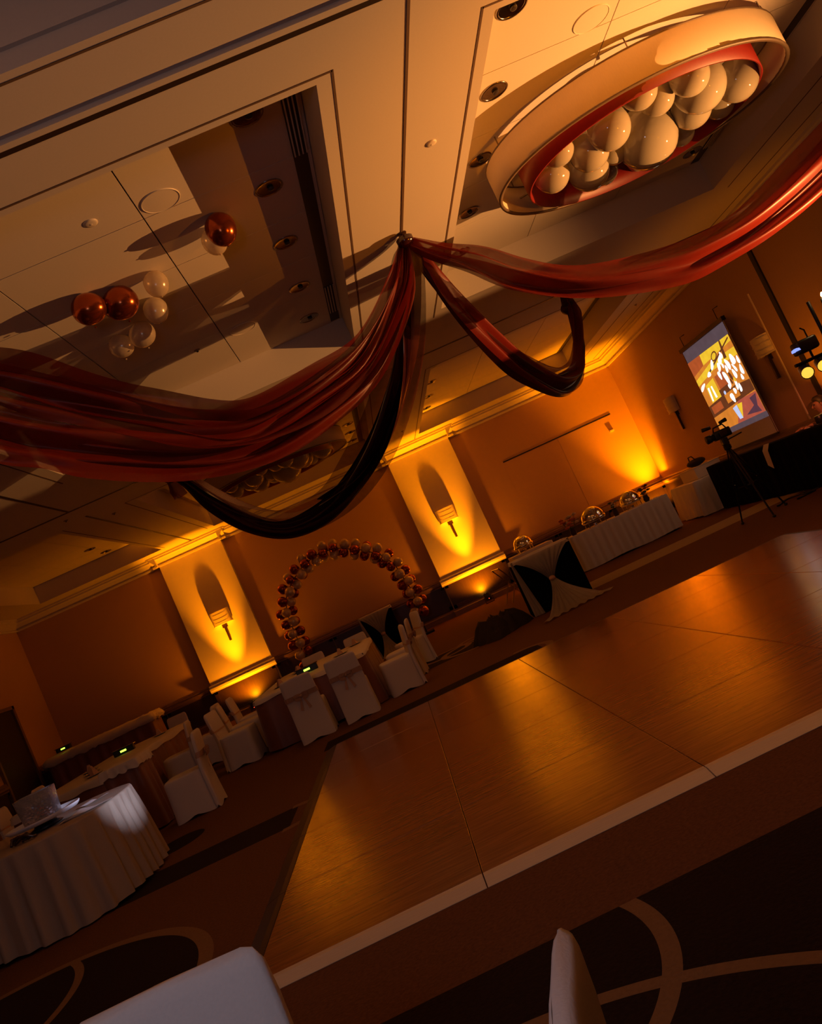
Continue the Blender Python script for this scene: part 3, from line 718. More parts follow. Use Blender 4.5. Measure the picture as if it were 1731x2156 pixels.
# resample path
seg = [0]
for i in range(1, len(APATH)): seg.append(seg[-1]+math.dist(APATH[i], APATH[i-1]))
def ap(d):
    for i in range(1, len(seg)):
        if d <= seg[i] or i == len(seg)-1:
            f = (d-seg[i-1])/(seg[i]-seg[i-1]); return (APATH[i-1][0]*(1-f)+APATH[i][0]*f, APATH[i-1][1]*(1-f)+APATH[i][1]*f), (APATH[i][0]-APATH[i-1][0], APATH[i][1]-APATH[i-1][1])
NC = 25; rnd = random.Random(12)
for c in range(NC):
    (x, z), (tx, tz) = ap(seg[-1]*(c+.5)/NC); L = math.hypot(tx, tz); nx, nz = -tz/L, tx/L
    for k in range(4):
        a = k*PI/2+c*.62
        r = .122*rnd.uniform(.9, 1.06); R = .155
        ox, oy = R*math.cos(a), R*math.sin(a)
        copper = (k+ (c//2)) % 2 == 0
        o = bpy.data.objects.new('balloon', bmc if copper else bmo); COL.objects.link(o); o.parent = arch
        o.location = (x+nx*ox, oy, z+nz*ox); o.scale = (r, r, r)
        dv = Vector((nx*ox, oy, nz*ox)); o.rotation_euler = dv.to_track_quat('Z', 'Y').to_euler()
MB().tube([(x, 0, z) for x, z in APATH], .012, 6).build('frame', 'black_metal', arch)
for x in (-2.55, .32): MB().bbox(x-.18, x+.18, -.18, .18, 0, .05, .01).build('base', 'black_metal', arch); 
for x in (-2.55, .32): MB().tube([(x, 0, .04), (x, 0, .5)], .014, 6).build('pole', 'black_metal', arch)
# loose balloons at the ceiling
GB = 'loose balloons floating against the coffer ceiling'
for (x, y, r, mt, lab) in ((-.07, 7.25, .140, 'c', 'copper balloon floating alone at the edge of the ceiling shadow'), (-1.51, 7.67, .150, 'c', 'left copper balloon of the touching pair at the ceiling'),
        (-1.22, 7.8, .160, 'c', 'right copper balloon of the touching pair at the ceiling'), (-.17, 7.46, .118, 'p', 'pearl balloon tucked under the single copper balloon'),
        (-.85, 7.8, .118, 'p', 'upper pearl balloon of the upright pearl pair at the ceiling'), (-1.02, 8.34, .125, 'p', 'lower pearl balloon of the upright pearl pair at the ceiling'),
        (-1.3, 8.76, .135, 'p', 'right balloon of the pale pearl pair nearest the red swag'), (-1.58, 8.85, .126, 'p', 'left balloon of the pale pearl pair nearest the red swag')):
    t = thing('balloon', lab, 'balloon', (x, y, ZK-r-.002), 0, GB)
    o = bpy.data.objects.new('skin', bmc if mt == 'c' else bmp); COL.objects.link(o); o.parent = t; o.scale = (r, r, r)
    dirs = {-1.51: (-1, 0, .1), -1.22: (1, 0, .15), -1.3: (.8, -.5, .3), -1.58: (-.7, .2, .3)}
    o.rotation_euler = Vector(dirs.get(x, (0, 0, 1))).to_track_quat('Z', 'Y').to_euler()
    MB().lathe([(.004, -r*1.3), (.012, -r*1.26), (.005, -r*1.18)], 8).build('knot', 'copper_balloon' if mt == 'c' else 'pearl_balloon', t)

# ------------------------------------------------------------------ ceiling drapes
def smooth(pts, n):
    # Catmull-Rom over tuples of any length
    out = []; m = len(pts)
    for k in range(n):
        t = k/(n-1)*(m-1); i = min(int(t), m-2); f = t-i
        p = [pts[max(i-1, 0)], pts[i], pts[i+1], pts[min(i+2, m-1)]]
        out.append(tuple(.5*((2*b_)+(-a_+c_)*f+(2*a_-5*b_+4*c_-d_)*f*f+(-a_+3*b_-3*c_+d_)*f**3) for a_, b_, c_, d_ in zip(*p)))
    return out
def ribbon(pts, mt, name, parent, folds=3.0, amp=.06, seed=0, n=70, mcols=30, twist=0.0, off=0.0, tilt=.0):
    """pts: (x,y,z,width). A gathered length of cloth hanging on that line."""
    rnd = random.Random(seed); ph = [rnd.uniform(0, 6.3) for _ in range(4)]
    P_ = smooth(pts, n); rg = []
    for i, (x, y, z, w) in enumerate(P_):
        a = P_[max(i-1, 0)]; c = P_[min(i+1, n-1)]
        t = Vector((c[0]-a[0], c[1]-a[1], c[2]-a[2])).normalized()
        h = Vector((t.y, -t.x, 0)); h = h.normalized() if h.length > 1e-4 else Vector((1, 0, 0))
        v = h.cross(t).normalized()
        if v.z < 0: v = -v
        v = (v*math.cos(tilt)+h*math.sin(tilt)); h2 = t.cross(v).normalized()
        row = []
        g = min(1, w/.25)
        for j in range(mcols):
            u = -1+2*j/(mcols-1)
            f = math.sin(u*PI*folds+ph[0]+.6*math.sin(i*.11+ph[1]))*amp*(.5+.5*g)+.035*math.sin(u*7.3+i*.19+ph[2])*g
            e = .015*math.sin(i*.35+ph[3])*u*g
            p = Vector((x, y, z))+v*(u*w/2+e+off)+h2*(f+.10*g*(1-u*u))
            row.append(p)
        rg.append(row)
    return MB().loft(rg, False).build(name, mt, parent, True)
A = (1.58, 8.25, 4.60)
ah = thing('drape_anchor', 'dark knot where all the red drapes meet under the ceiling beam', 'drape knot', (A[0], A[1], ZS))
MB().lathe([(.05, 0), (.05, -.01), (.012, -.015), (.012, -.06)], 14).build('hook_plate', 'bronze', ah)
MB().ball((0, 0, -.09), .085, 14, 10, (1, 1, .8)).build('knot', 'satin_wine', ah, True)
MB().lathe([(.06, -.14), (.09, -.12), (.09, -.06), (.05, -.04)], 14).build('band', 'satin_dark', ah, True)
r1 = thing('ceiling_drape', 'red sheer swag running right from the knot past the oval lamp', 'drape')
q = [(1.6, 8.28, 4.56, .10), (1.85, 8.3, 4.32, .22), (2.16, 8.3, 4.08, .30), (2.52, 8.3, 3.75, .36), (3.08, 8.3, 3.43, .40), (3.91, 8.3, 3.22, .40), (4.45, 8.3, 3.20, .42), (5.07, 8.3, 3.30, .46), (5.96, 8.3, 3.62, .50), (6.9, 8.3, 4.1, .40), (7.6, 8.3, 4.55, .12)]
ribbon(q, 'sheer_red', 'sheer_layer', r1, 2.0, .04, 1); ribbon([(x, y+.05, z-.03, w*.55) for x, y, z, w in q], 'sheer_wine', 'inner_layer', r1, 2, .05, 2)
r3 = thing('ceiling_drape', 'red swag falling from the knot towards the hanging tail at back right', 'drape')
q = [(1.62, 8.3, 4.56, .10), (1.67, 8.45, 4.42, .2), (1.83, 8.72, 3.95, .30), (2.19, 9.34, 3.44, .36), (2.49, 9.83, 3.15, .38), (2.96, 10.63, 2.97, .40), (3.40, 11.35, 3.02, .40), (3.80, 12.05, 3.22, .36), (4.15, 12.62, 3.62, .34), (4.38, 13.0, 4.05, .28), (4.50, 13.2, 4.32, .18), (4.55, 13.3, 4.6, .10)]
ribbon(q, 'sheer_red', 'sheer_layer', r3, 2, .05, 3); ribbon([(x-.02, y+.06, z-.04, w*.75) for x, y, z, w in q], 'satin_wine', 'inner_layer', r3, 2.5, .06, 4)
kt = thing('drape_knot', 'dark tied knot at the top of the hanging tail, far track', 'drape knot', (4.52, 13.28, ZS))
MB().ball((0, 0, -.30), .14, 14, 10, (1, 1, .8)).build('knot', 'satin_wine', kt, True); MB().lathe([(.02, 0), (.05, -.06), (.08, -.18), (.10, -.24)], 12, cap0=True).build('neck', 'satin_wine', kt, True)
r2_ = thing('ceiling_drape', 'upper of the two wide red swags sweeping left from the knot', 'drape')
# sweeps toward the near left
q1 = [(1.56, 8.26, 4.56, .10), (1.33, 8.13, 4.15, .24), (.75, 7.83, 3.60, .34), (.17, 7.55, 3.34, .42), (-.44, 7.32, 3.24, .44), (-.86, 7.12, 3.34, .46), (-1.28, 6.92, 3.60, .48), (-1.71, 6.71, 3.90, .48), (-2.11, 6.51, 4.20, .44), (-2.6, 6.28, 4.55, .15)]
ribbon(q1, 'sheer_wine', 'sheer_layer', r2_, 2.0, .035, 5); ribbon([(x, y+.05, z, w*.5) for x, y, z, w in q1], 'sheer_wine', 'inner_layer', r2_, 2, .04, 6)
r4 = thing('ceiling_drape', 'lower of the two wide red swags sweeping left from the knot', 'drape')
q2 = [(1.55, 8.26, 4.50, .10), (1.32, 8.13, 4.03, .22), (.70, 7.80, 3.40, .30), (.08, 7.52, 3.16, .34), (-.53, 7.28, 3.03, .36), (-1.09, 7.01, 3.12, .40), (-1.72, 6.7, 3.40, .44), (-1.99, 6.57, 3.58, .46), (-2.25, 6.44, 3.77, .46), (-2.75, 6.2, 4.2, .35), (-3.15, 6.0, 4.55, .12)]
ribbon(q2, 'sheer_red', 'sheer_layer', r4, 2.0, .04, 7); ribbon([(x, y+.06, z-.01, w*.6) for x, y, z, w in q2], 'sheer_wine', 'inner_layer', r4, 2, .06, 8)
r5 = thing('ceiling_drape', 'dark satin swag looping from the knot to the far left track', 'drape')
q3 = [(1.55, 8.3, 4.52, .12), (1.46, 8.42, 4.35, .24), (1.10, 8.88, 3.65, .40), (.63, 9.46, 3.13, .46), (.09, 10.11, 2.82, .44), (-.4, 10.71, 2.70, .36), (-.98, 11.41, 2.80, .30), (-1.49, 12.02, 3.18, .30), (-1.96, 12.6, 3.77, .26), (-2.23, 12.92, 4.22, .18), (-2.5, 13.3, 4.6, .10)]
ribbon([(x+.04, y, z, w*1.25) for x, y, z, w in q3], 'sheer_brown', 'sheer_layer', r5, 2.5, .07, 9)
ribbon([(x-.03, y+.05, z-.06*(1 if 1 < i < 9 else 0), w*.80) for i, (x, y, z, w) in enumerate(q3)], 'satin_dark', 'satin_layer', r5, 1.6, .06, 10)
ribbon([(x+.05, y+.02, z+.02, w*.32) for x, y, z, w in q3[:5]]+[(q3[5][0], q3[5][1], q3[5][2]+.1, .1)], 'satin_wine', 'edge_layer', r5, 1.4, .04, 11)
k2 = thing('drape_knot', 'dark knot with loose red tail on the far left track', 'drape knot', (-2.5, 13.3, ZS))
MB().ball((0, 0, -.16), .12, 14, 10).build('knot', 'satin_dark', k2, True); MB().lathe([(.02, 0), (.06, -.08)], 10, cap0=True).build('neck', 'satin_dark', k2, True)
ribbon([(-.02, -.02, -.2, .10), (.02, -.03, -.35, .22), (.06, -.04, -.52, .34)], 'sheer_wine', 'loose_tail', k2, 1.5, .03, 12, 14, 16, tilt=PI/2)

# ------------------------------------------------------------------ uplights
def uplight(loc, rz, label, energy, target, ang=95, spill=.055):
    t = thing('uplight', label, 'uplight', loc, rz, 'amber floor uplights')
    can = MB().lathe([(.02, -.09), (.085, -.085), (.095, -.03), (.095, .09), (.088, .10)], 20, cap0=True)
    c = can.build('can', 'black_plastic', t, True, (0, 0, .15)); c.rotation_euler = (-.20, 0, 0)
    for k in range(7):
        a = k*PI/3; r = .055 if k < 6 else 0
        MB().ball((r*math.cos(a), r*math.sin(a), .088), .018, 8, 6).build('lens', 'led_amber', c, True)
    mb = MB()
    for sx in (-1, 1): mb.box(sx*.11-.006, sx*.11+.006, -.02, .02, .012, .17)
    mb.box(-.116, .116, -.02, .02, 0, .012); mb.build('bracket', 'black_metal', t)
    MB().ball((.0, -.10, .11), .010, 8, 6).build('status_light', 'led_red', t)
    lamp('uplight_beam', 'SPOT', (loc[0], loc[1], .30), target, energy, AMBER, .03, ang, 1.0)
    if spill: lamp('uplight_spill', 'SPOT', (loc[0], loc[1], .30), (target[0], target[1]+.3, 2.6), energy*spill, AMBER, .05, 150, .8)
uplight((-4.36, 21.35, 0), 0, 'amber uplight on the floor below the left pilaster, behind the tables', 2250, (-4.36, 21.80, 5.4), 41, .085)
uplight((2.12, 21.35, 0), 0, 'amber uplight on the floor below the right pilaster', 2600, (2.12, 21.80, 5.4), 41, .085)
uplight((7.42, 21.50, 0), 0, 'amber uplight on the floor in the back right corner', 1900, (7.20, 21.95, 6.0), 62, .07)
uplight((6.1, 19.0, 0), .5, 'black uplight on the carpet past the end of the buffet', 200, (6.9, 21.7, 2.4), 50, 0)

uplight((6.5, 2.4, 0), 2.2, 'amber uplight by the near right wall, aimed at the oval chandelier', 1300, (3.3, 6.1, 5.0), 44, 0)

# ------------------------------------------------------------------ projection screen on the right wall
sx_ = XR-.13
sc_ = thing('projection_screen', 'hanging projection screen on the right wall showing a picture of the ballroom', 'screen', (sx_, 16.1, 1.03))
MB().box(0, .008, -1.10, 1.08, 0, 2.32).build('screen_cloth', 'screen_white', sc_)
MB().box(-.03, .05, -1.14, 1.12, 2.30, 2.38).build('case', 'black_metal', sc_); MB().box(-.012, .014, -1.11, 1.09, -.03, .01).build('bottom_bar', 'black_metal', sc_)
for y in (-1.09, 1.065): MB().box(-.004, -.001, y-.012, y+.012, 0, 2.3).build('border', 'edge_dark', sc_)
for y in (-.9, .9): MB().tube([(.02, y, 2.38), (.02, y, 2.6), (.13, y, 2.62)], .008, 6).build('bracket', 'black_metal', sc_)
# picture: y (screen right = smaller y), z ; local origin (16.1, 1.03)
emis('p_margin', (.30, .20, .24), .30); emis('p_gold_lens', (1, .45, .05), 1.6)
MB().box(-.003, -.001, -1.07, 1.05, 2.04, 2.29).build('lit_margin', 'p_margin', sc_); MB().box(-.003, -.001, -1.07, 1.05, .34, .45).build('lit_margin', 'p_margin', sc_)
pic = MB().box(-.004, -.001, -1.04, 1.06, .45, 2.04).build('picture', 'p_orange', sc_)
def blob(u, v, a, bq, rot, mt, depth, n=14, lobes=0):
    # u from picture left 0..1, v from bottom 0..1
    y0 = 1.06-u*2.10; z0 = .45+v*1.59; pts = []
    for j in range(n):
        t = 2*PI*j/n; r = 1+lobes*math.cos(3*t+u*9)
        dx, dz = a*r*math.cos(t), bq*r*math.sin(t)
        pts.append((-.004-.0012*depth, y0-(dx*math.cos(rot)-dz*math.sin(rot)), z0+dx*math.sin(rot)+dz*math.cos(rot)))
    MB().q(pts, [tuple(range(n))]).build('picture_patch', mt, pic)
def poly(uv, mt, depth):
    MB().q([(-.004-.0012*depth, 1.06-u*2.10, .45+v*1.59) for u, v in uv], [tuple(range(len(uv)))]).build('picture_patch', mt, pic)
poly([(0, .80), (.30, .86), (.32, 1), (0, 1)], 'p_deep', 1); poly([(.30, .86), (1, .92), (1, 1), (.32, 1)], 'p_gold', 1)
poly([(0, .66), (.45, .74), (1, .74), (1, .84), (.45, .84), (0, .74)], 'p_gold', 1)
poly([(.12, .38), (.36, .40), (.36, .66), (.14, .62)], 'p_gold', 1); poly([(.40, .46), (.62, .46), (.62, .68), (.40, .66)], 'p_deep', 1)
poly([(.36, .36), (.58, .38), (.58, .50), (.36, .48)], 'p_brown', 2)
poly([(0, 0), (.42, 0), (.42, .20), (0, .20)], 'p_orange', 2); poly([(.42, 0), (1, 0), (1, .26), (.62, .26)], 'p_pink', 2)
poly([(0, .20), (1, .28), (1, .42), (.7, .44), (0, .36)], 'p_brown', 2); poly([(.05, .24), (.3, .26), (.3, .36), (.05, .34)], 'p_deep', 3); poly([(.42, .28), (.72, .30), (.72, .42), (.42, .40)], 'p_orange', 3)
poly([(.66, .05), (.95, .02), (.92, .10), (.98, .24), (.84, .22), (.86, .12)], 'p_purple', 3)
blob(.58, .88, .16, .08, .3, 'p_brown', 3); blob(.58, .88, .12, .055, .3, 'p_gold', 4)
poly([(.28, .70), (.98, .96), (.98, .98), (.28, .725)], 'p_brown', 3); poly([(.74, .78), (.80, .78), (.82, 1), (.79, 1)], 'p_brown', 4)
poly([(.14, .40), (.17, .40), (.20, .58), (.16, .58)], 'p_white', 3); poly([(.24, .42), (.28, .42), (.27, .58), (.24, .58)], 'p_white', 3)
poly([(.50, .04), (.57, .04), (.56, .22), (.46, .20)], 'p_blue', 4); poly([(.57, .04), (.68, .22), (.57, .22)], 'p_gold', 4)
for u, v, a, bq, rt_ in ((.33, .72, .10, .045, .2), (.47, .80, .13, .05, .7), (.58, .73, .06, .10, -.6), (.66, .80, .12, .06, .6), (.72, .84, .05, .07, 0), (.76, .70, .07, .12, .3), (.88, .72, .09, .11, .2), (.97, .68, .05, .08, 0), (.95, .56, .06, .10, -.1), (.52, .64, .06, .09, .1), (.62, .56, .07, .17, .2), (.70, .66, .05, .08, -.3), (.80, .56, .06, .10, .2), (.90, .48, .05, .06, 0), (.74, .44, .05, .12, -.2), (.66, .38, .06, .06, 0), (.56, .32, .08, .10, .3), (.60, .46, .05, .05, 0), (.78, .38, .05, .09, -.3), (.85, .62, .04, .10, .5), (.66, .72, .04, .05, 0), (.08, .62, .16, .04, .35)):
    blob(u, v, a, bq, rt_, 'p_white', 5, lobes=.12)
for u, v, a, bq, mt in ((.71, .56, .05, .09, 'p_brown'), (.75, .50, .04, .05, 'p_gold'), (.46, .42, .05, .04, 'p_blue'), (.68, .50, .035, .06, 'p_brown')): blob(u, v, a, bq, .3, mt, 6)

# ------------------------------------------------------------------ video camera on tripod
tp = thing('tripod', 'black camera tripod standing on the carpet before the screen', 'tripod', (5.62, 12.7, 0))
ap_ = (0, 0, 1.22)
for (fx, fy) in ((-.20, .28), (-.10, -.62), (.50, .15)):
    lg = MB()
    for o_ in (-.02, .02): lg.tube([(o_, 0, 1.20), (fx*.55+o_, fy*.55, .56)], .012, 6)
    lg.tube([(fx*.50, fy*.50, .62), (fx, fy, .02)], .014, 6); lo = lg.build('leg', 'black_metal', tp)
    MB().ball((fx, fy, .022), .03, 10, 6, (1, 1, .7)).build('foot', 'black_plastic', lo)
    MB().tube([(0, 0, .55), (fx*.55, fy*.55, .56)], .007, 6).build('brace', 'black_metal', tp)
MB().lathe([(.02, .5), (.025, .6), (.025, 1.16), (.06, 1.18), (.06, 1.24), (.04, 1.27)], 12, cap0=True, cap1=True).build('column', 'black_metal', tp)
MB().bbox(-.05, .05, -.05, .05, 1.25, 1.36, .015).build('fluid_head', 'black_plastic', tp); MB().tube([(.03, -.03, 1.31), (.26, -.10, 1.33)], .010, 6).build('pan_handle', 'black_plastic', tp)
vc = thing('video_camera', 'black video camera on the tripod before the screen', 'camera', (5.62, 12.7, 1.362))
MB().bbox(-.13, .15, -.06, .06, 0, .14, .02).build('body', 'black_plastic', vc, True)
MB().tube([(-.12, 0, .07), (-.17, 0, .07), (-.18, 0, .07), (-.25, 0, .07)], [.05, .05, .062, .066], 14).build('lens', 'black_plastic', vc, True)
MB().tube([(-.10, 0, .14), (-.08, 0, .20), (.08, 0, .21), (.11, 0, .14)], .012, 8).build('handle', 'black_plastic', vc, True)
MB().tube([(-.26, -.02, .24), (-.12, -.01, .23)], [.03, .026], 10).build('microphone', 'black_plastic', vc, True); MB().tube([(.04, -.02, .24), (.16, -.02, .25)], [.022, .032], 10).build('viewfinder', 'black_plastic', vc, True)
MB().bbox(-.06, .06, -.10, -.06, .03, .11, .006).build('flip_screen', 'bronze', vc)

# ------------------------------------------------------------------ light stand at the right edge (carries the key lamp)
ls = thing('light_stand', 'black stage light stand with lamps at the right edge', 'light stand', (6.02, 9.78, 0))
MB().tube([(0, 0, .1), (0, 0, 2.45)], .022, 10).build('pole', 'black_metal', ls)
for a in (0.4, 2.5, 4.6): MB().tube([(0, 0, .45), (.55*math.cos(a), .55*math.sin(a), .02)], .014, 8).build('leg', 'black_metal', ls)
MB().tube([(-.50, 0, 1.80), (.60, 0, 1.80)], .020, 8).build('crossbar', 'black_metal', ls)
for x in (-.42, -.20, .10, .38):
    c_ = MB().lathe([(.03, -.10), (.07, -.08), (.075, .07), (.08, .09)], 16, cap0=True).build('par_can', 'black_plastic', ls, True, (x, -.02, 1.70)); c_.rotation_euler = (2.0, 0, -.4)
    MB().lathe([(.07, .08), (.04, .092), (.01, .095)], 14, cap1=True).build('lens', 'p_gold_lens' if x < 0 else 'led_red', c_, True)
mv = MB().bbox(-.42, -.14, -.09, .09, 1.90, 2.06, .03).build('effect_light', 'black_plastic', ls, True)
MB().lathe([(.055, 0), (.05, .03), (.02, .04)], 14, cap1=True).build('lens', 'led_blue', mv, True, (-.44, -.06, 1.95))
MB().tube([(-.25, 0, 1.80), (-.25, 0, 1.92)], .015, 8).build('clamp', 'black_metal', ls); MB().tube([(-.2, 0, 2.06), (-.2, 0, 2.16), (-.24, 0, 2.2)], .010, 6).build('safety_arm', 'black_metal', ls)
MB().tube([(.14, -.05, 2.36), (.14, -.06, 2.42)], .018, 10).build('lamp_socket', 'black_plastic', ls)
MB().ball((.14, -.08-.03, 2.445), .022, 12, 8, (1, 1, 1.5)).build('bulb', 'bulb', ls, True)
lamp('red_fill', 'SPOT', (6.12, 9.95, 1.72), (7.40, 13.1, 1.12), 160, (1, .20, .06), .03, 22, .6)  # red fill added to brighten the seated person
# work light by the right wall: flaps added out of view to keep its beam off far ceiling and tables
wk = thing('work_light', 'work light on a stand by the right wall with flaps added to cut its beam', 'work light', (7.20, 7.52, 0))
MB().tube([(0, .06, .05), (0, .06, 2.0)], .02, 10).build('pole', 'black_metal', wk)
for a in (0.4, 2.5, 4.6): MB().tube([(0, .06, .45), (.45*math.cos(a), .06+.45*math.sin(a), .02)], .014, 8).build('leg', 'black_metal', wk)
MB().box(-.85, .42, .18, .186, 1.70, 2.224).build('added_flap', 'black_metal', wk)
MB().box(-.30, -.294, -.95, .6, 1.55, 2.068).build('added_flap', 'black_metal', wk); MB().tube([(0, .06, 1.80), (-.297, .06, 1.80)], .012, 8).build('bracket', 'black_metal', wk)
MB().tube([(0, .06, 1.94), (0, .18, 1.94)], .012, 8).build('bracket', 'black_metal', wk)
MB().lathe([(.03, 1.90), (.09, 1.92), (.10, 1.97), (.09, 1.98)], 16, cap0=True).build('reflector_dish', 'black_metal', wk, True, (0, -.12, 0))

vl = thing('added_beam_stand', 'added cool beam lamp on a stand, out of view right of the camera', 'video light', (3.45, 2.12, 0))  # stand made up to carry the added cool beam
MB().tube([(.03, -.03, .02), (.03, -.03, 1.68)], .014, 8).build('pole', 'black_metal', vl)
for a in (0.4, 2.5, 4.6): MB().tube([(.03, -.03, .4), (.03+.35*math.cos(a), -.03+.35*math.sin(a), .02)], .010, 6).build('leg', 'black_metal', vl)
MB().bbox(-.02, .10, -.10, .02, 1.68, 1.82, .01).build('housing', 'black_plastic', vl)

# ------------------------------------------------------------------ seated person at the right edge
def skin_person():
    t = thing('person', 'person in a white shirt seated behind the black table at the right edge', 'person', (7.52, 13.15, 0))
    # local: faces -X
    V = []; E = []; Rr = []
    def add(p, r, par=None):
        V.append(p); Rr.append(r)
        if par is not None: E.append((par, len(V)-1))
        return len(V)-1
    pel = add((.02, 0, .52), .13); wst = add((.03, 0, .66), .12, pel); che = add((.02, 0, .85), .135, wst); shd = add((0, 0, .98), .10, che); nk = add((-.02, 0, 1.06), .052, shd); hb = add((-.04, 0, 1.13), .06, nk); hm = add((-.05, 0, 1.22), .088, hb); ht = add((-.04, 0, 1.29), .07, hm)
    for s in (-1, 1):
        a = add((0, s*.17, .96), .065, shd); e = add((-.10, s*.24, .74), .048, a); w = add((-.33, s*.17, .965 if s < 0 else .955), .030, e); p = add((-.39, s*.15, .965), .034, w)
        for k, (dy, L) in enumerate(((-.03, .07), (-.01, .085), (.01, .08), (.028, .065))):
            f1 = add((-.43, s*.15+dy, .968), .0095, p); f2 = add((-.43-L*.5, s*.15+dy*1.2, .962), .0085, f1); add((-.43-L, s*.15+dy*1.25, .950), .0075, f2)
        th = add((-.38, s*.15-s*.04, .962), .011, p); add((-.41, s*.15-s*.06, .955), .009, th)
        h = add((-.02, s*.09, .50), .095, pel); k = add((-.32, s*.13, .50), .066, h) if False else add((-.22, s*.12, .50), .07, h); an = add((-.20, s*.12, .09), .042, k); add((-.30, s*.12, .04), .036, an)
    me = bpy.data.meshes.new('body'); me.from_pydata([Vector(v) for v in V], E, []); o = bpy.data.objects.new('body', me); COL.objects.link(o); o.parent = t
    me.materials.append(M['skin'])
    sk = o.modifiers.new('skin', 'SKIN'); sk.use_smooth_shade = True
    for i, d in enumerate(me.skin_vertices[0].data): d.radius = (Rr[i], Rr[i]); d.use_root = (i == 0)
    ss = o.modifiers.new('sub', 'SUBSURF'); ss.levels = 1; ss.render_levels = 2
    # clothes: slightly larger shells
    n = 20
    rings = [[(cx+a*math.cos(2*PI*j/n), bq*math.sin(2*PI*j/n), z) for j in range(n)] for cx, a, bq, z in ((.03, .15, .19, .50), (.03, .14, .18, .66), (.02, .155, .205, .84), (.01, .14, .22, .95), (0, .10, .16, 1.01), (-.015, .066, .072, 1.05), (-.02, .06, .062, 1.075))]
    MB().loft(rings, True, True).build('shirt', 'shirt', t, True)
    for s in (-1, 1):
        MB().tube([(0, s*.17, .96), (-.05, s*.21, .85), (-.10, s*.245, .745), (-.20, s*.215, .84), (-.31, s*.178, .945)], [.088, .078, .066, .056, .045], 12).build('sleeve', 'shirt', t, True)
        MB().tube([(.0, s*.09, .50), (-.20, s*.12, .52), (-.225, s*.12, .44), (-.20, s*.12, .10)], [.115, .085, .08, .058], 12).build('trouser_leg', 'trouser', t, True)
    hr = [[(-.035+r*.105*math.cos(2*PI*j/n)+.02, r*.10*math.sin(2*PI*j/n), z) for j in range(n)] for r, z in ((.80, 1.19), (1.0, 1.22), (1.02, 1.27), (.9, 1.32), (.55, 1.355), (.1, 1.362))]
    hr = [[(max(x, -.115+ (z-1.19)*.1) if z < 1.28 else x, y, z) for x, y, z in r] for r in hr]
    hb_ = MB().loft([[(x+.03 if z < 1.28 else x, y, z) for x, y, z in r] for r in hr], True, False, True).build('hair', 'hair', t, True)
    MB().tube([(-.135, 0, 1.235), (-.155, 0, 1.20), (-.13, 0, 1.19)], [.010, .016, .012], 8).build('nose', 'skin', t, True)
    for s in (-1, 1): MB().ball((-.125, s*.033, 1.235), .012, 8, 6).build('eye', 'hair', t, True); MB().ball((-.04, s*.092, 1.21), .028, 8, 6, (.7, .35, 1)).build('ear', 'skin', t, True)
    MB().ball((-.13, 0, 1.16), .022, 10, 6, (.4, 1, .3)).build('mouth', 'sash_peach', t, True)
skin_person()
st = thing('stool', 'black stool under the seated person at the right edge', 'stool', (7.56, 13.15, 0))
MB().lathe([(.02, .36), (.16, .36), (.17, .38), (.16, .40)], 20, cap0=True, cap1=True).build('seat', 'black_plastic', st, True)
for a in (.8, 2.4, 3.9, 5.5): MB().tube([(.1*math.cos(a), .1*math.sin(a), .37), (.15*math.cos(a), .15*math.sin(a), 0)], .012, 6).build('leg', 'black_metal', st)
bx = thing('par_light', 'small amber par light on the black table lighting the wall', 'par light', (7.14, 12.7, .94))
MB().lathe([(.03, 0), (.07, .01), (.075, .12), (.07, .13)], 16, cap0=True).build('can', 'black_plastic', bx, True); MB().lathe([(.065, .12), (.02, .125)], 14, cap1=True).build('lens', 'led_amber', bx)
lamp('par_lamp', 'SPOT', (7.14, 12.7, 1.09), (7.66, 12.95, 2.6), 60, AMBER, .03, 110, .8)

# ------------------------------------------------------------------ buffet things
def chafer(x, y, z, label, r=.21):
    t = thing('chafing_dish', label, 'chafing dish', (x, y, z), 0, 'round chrome chafing dishes')
    MB().lathe([(r*1.02, .10), (r*1.08, .12), (r*1.08, .16), (r, .17)], 28, cap0=True).build('water_pan', 'chrome', t, True)
    d = MB().lathe([(r, .17)]+[(r*math.cos(a*PI/20), .17+r*math.sin(a*PI/20)) for a in range(1, 10)]+[(.01, .17+r)], 28, cap1=True).build('dome_lid', 'chrome', t, True)
    MB().tube([(-.07, -r*.75, .17+r*.7), (0, -r*.95, .17+r*.72), (.07, -r*.75, .17+r*.7)], .008, 6).build('handle', 'chrome', d)
    for a in (.8, 2.36, 3.9, 5.5): MB().tube([(r*math.cos(a), r*math.sin(a), .12), (r*1.05*math.cos(a), r*1.05*math.sin(a), .001)], .010, 6).build('leg', 'chrome', t)
    MB().lathe([(.04, .001), (.04, .05), (.03, .06)], 12, cap1=True).build('burner', 'chrome', t)
chafer(3.15, 19.2, .866, 'round chrome chafing dish on the serving table behind the swag', .22)
chafer(4.48, 17.6, .787, 'large round chrome chafing dish beside the orange flowers', .25)
chafer(5.40, 17.75, .787, 'round chrome chafing dish at the far right of the buffet', .22)
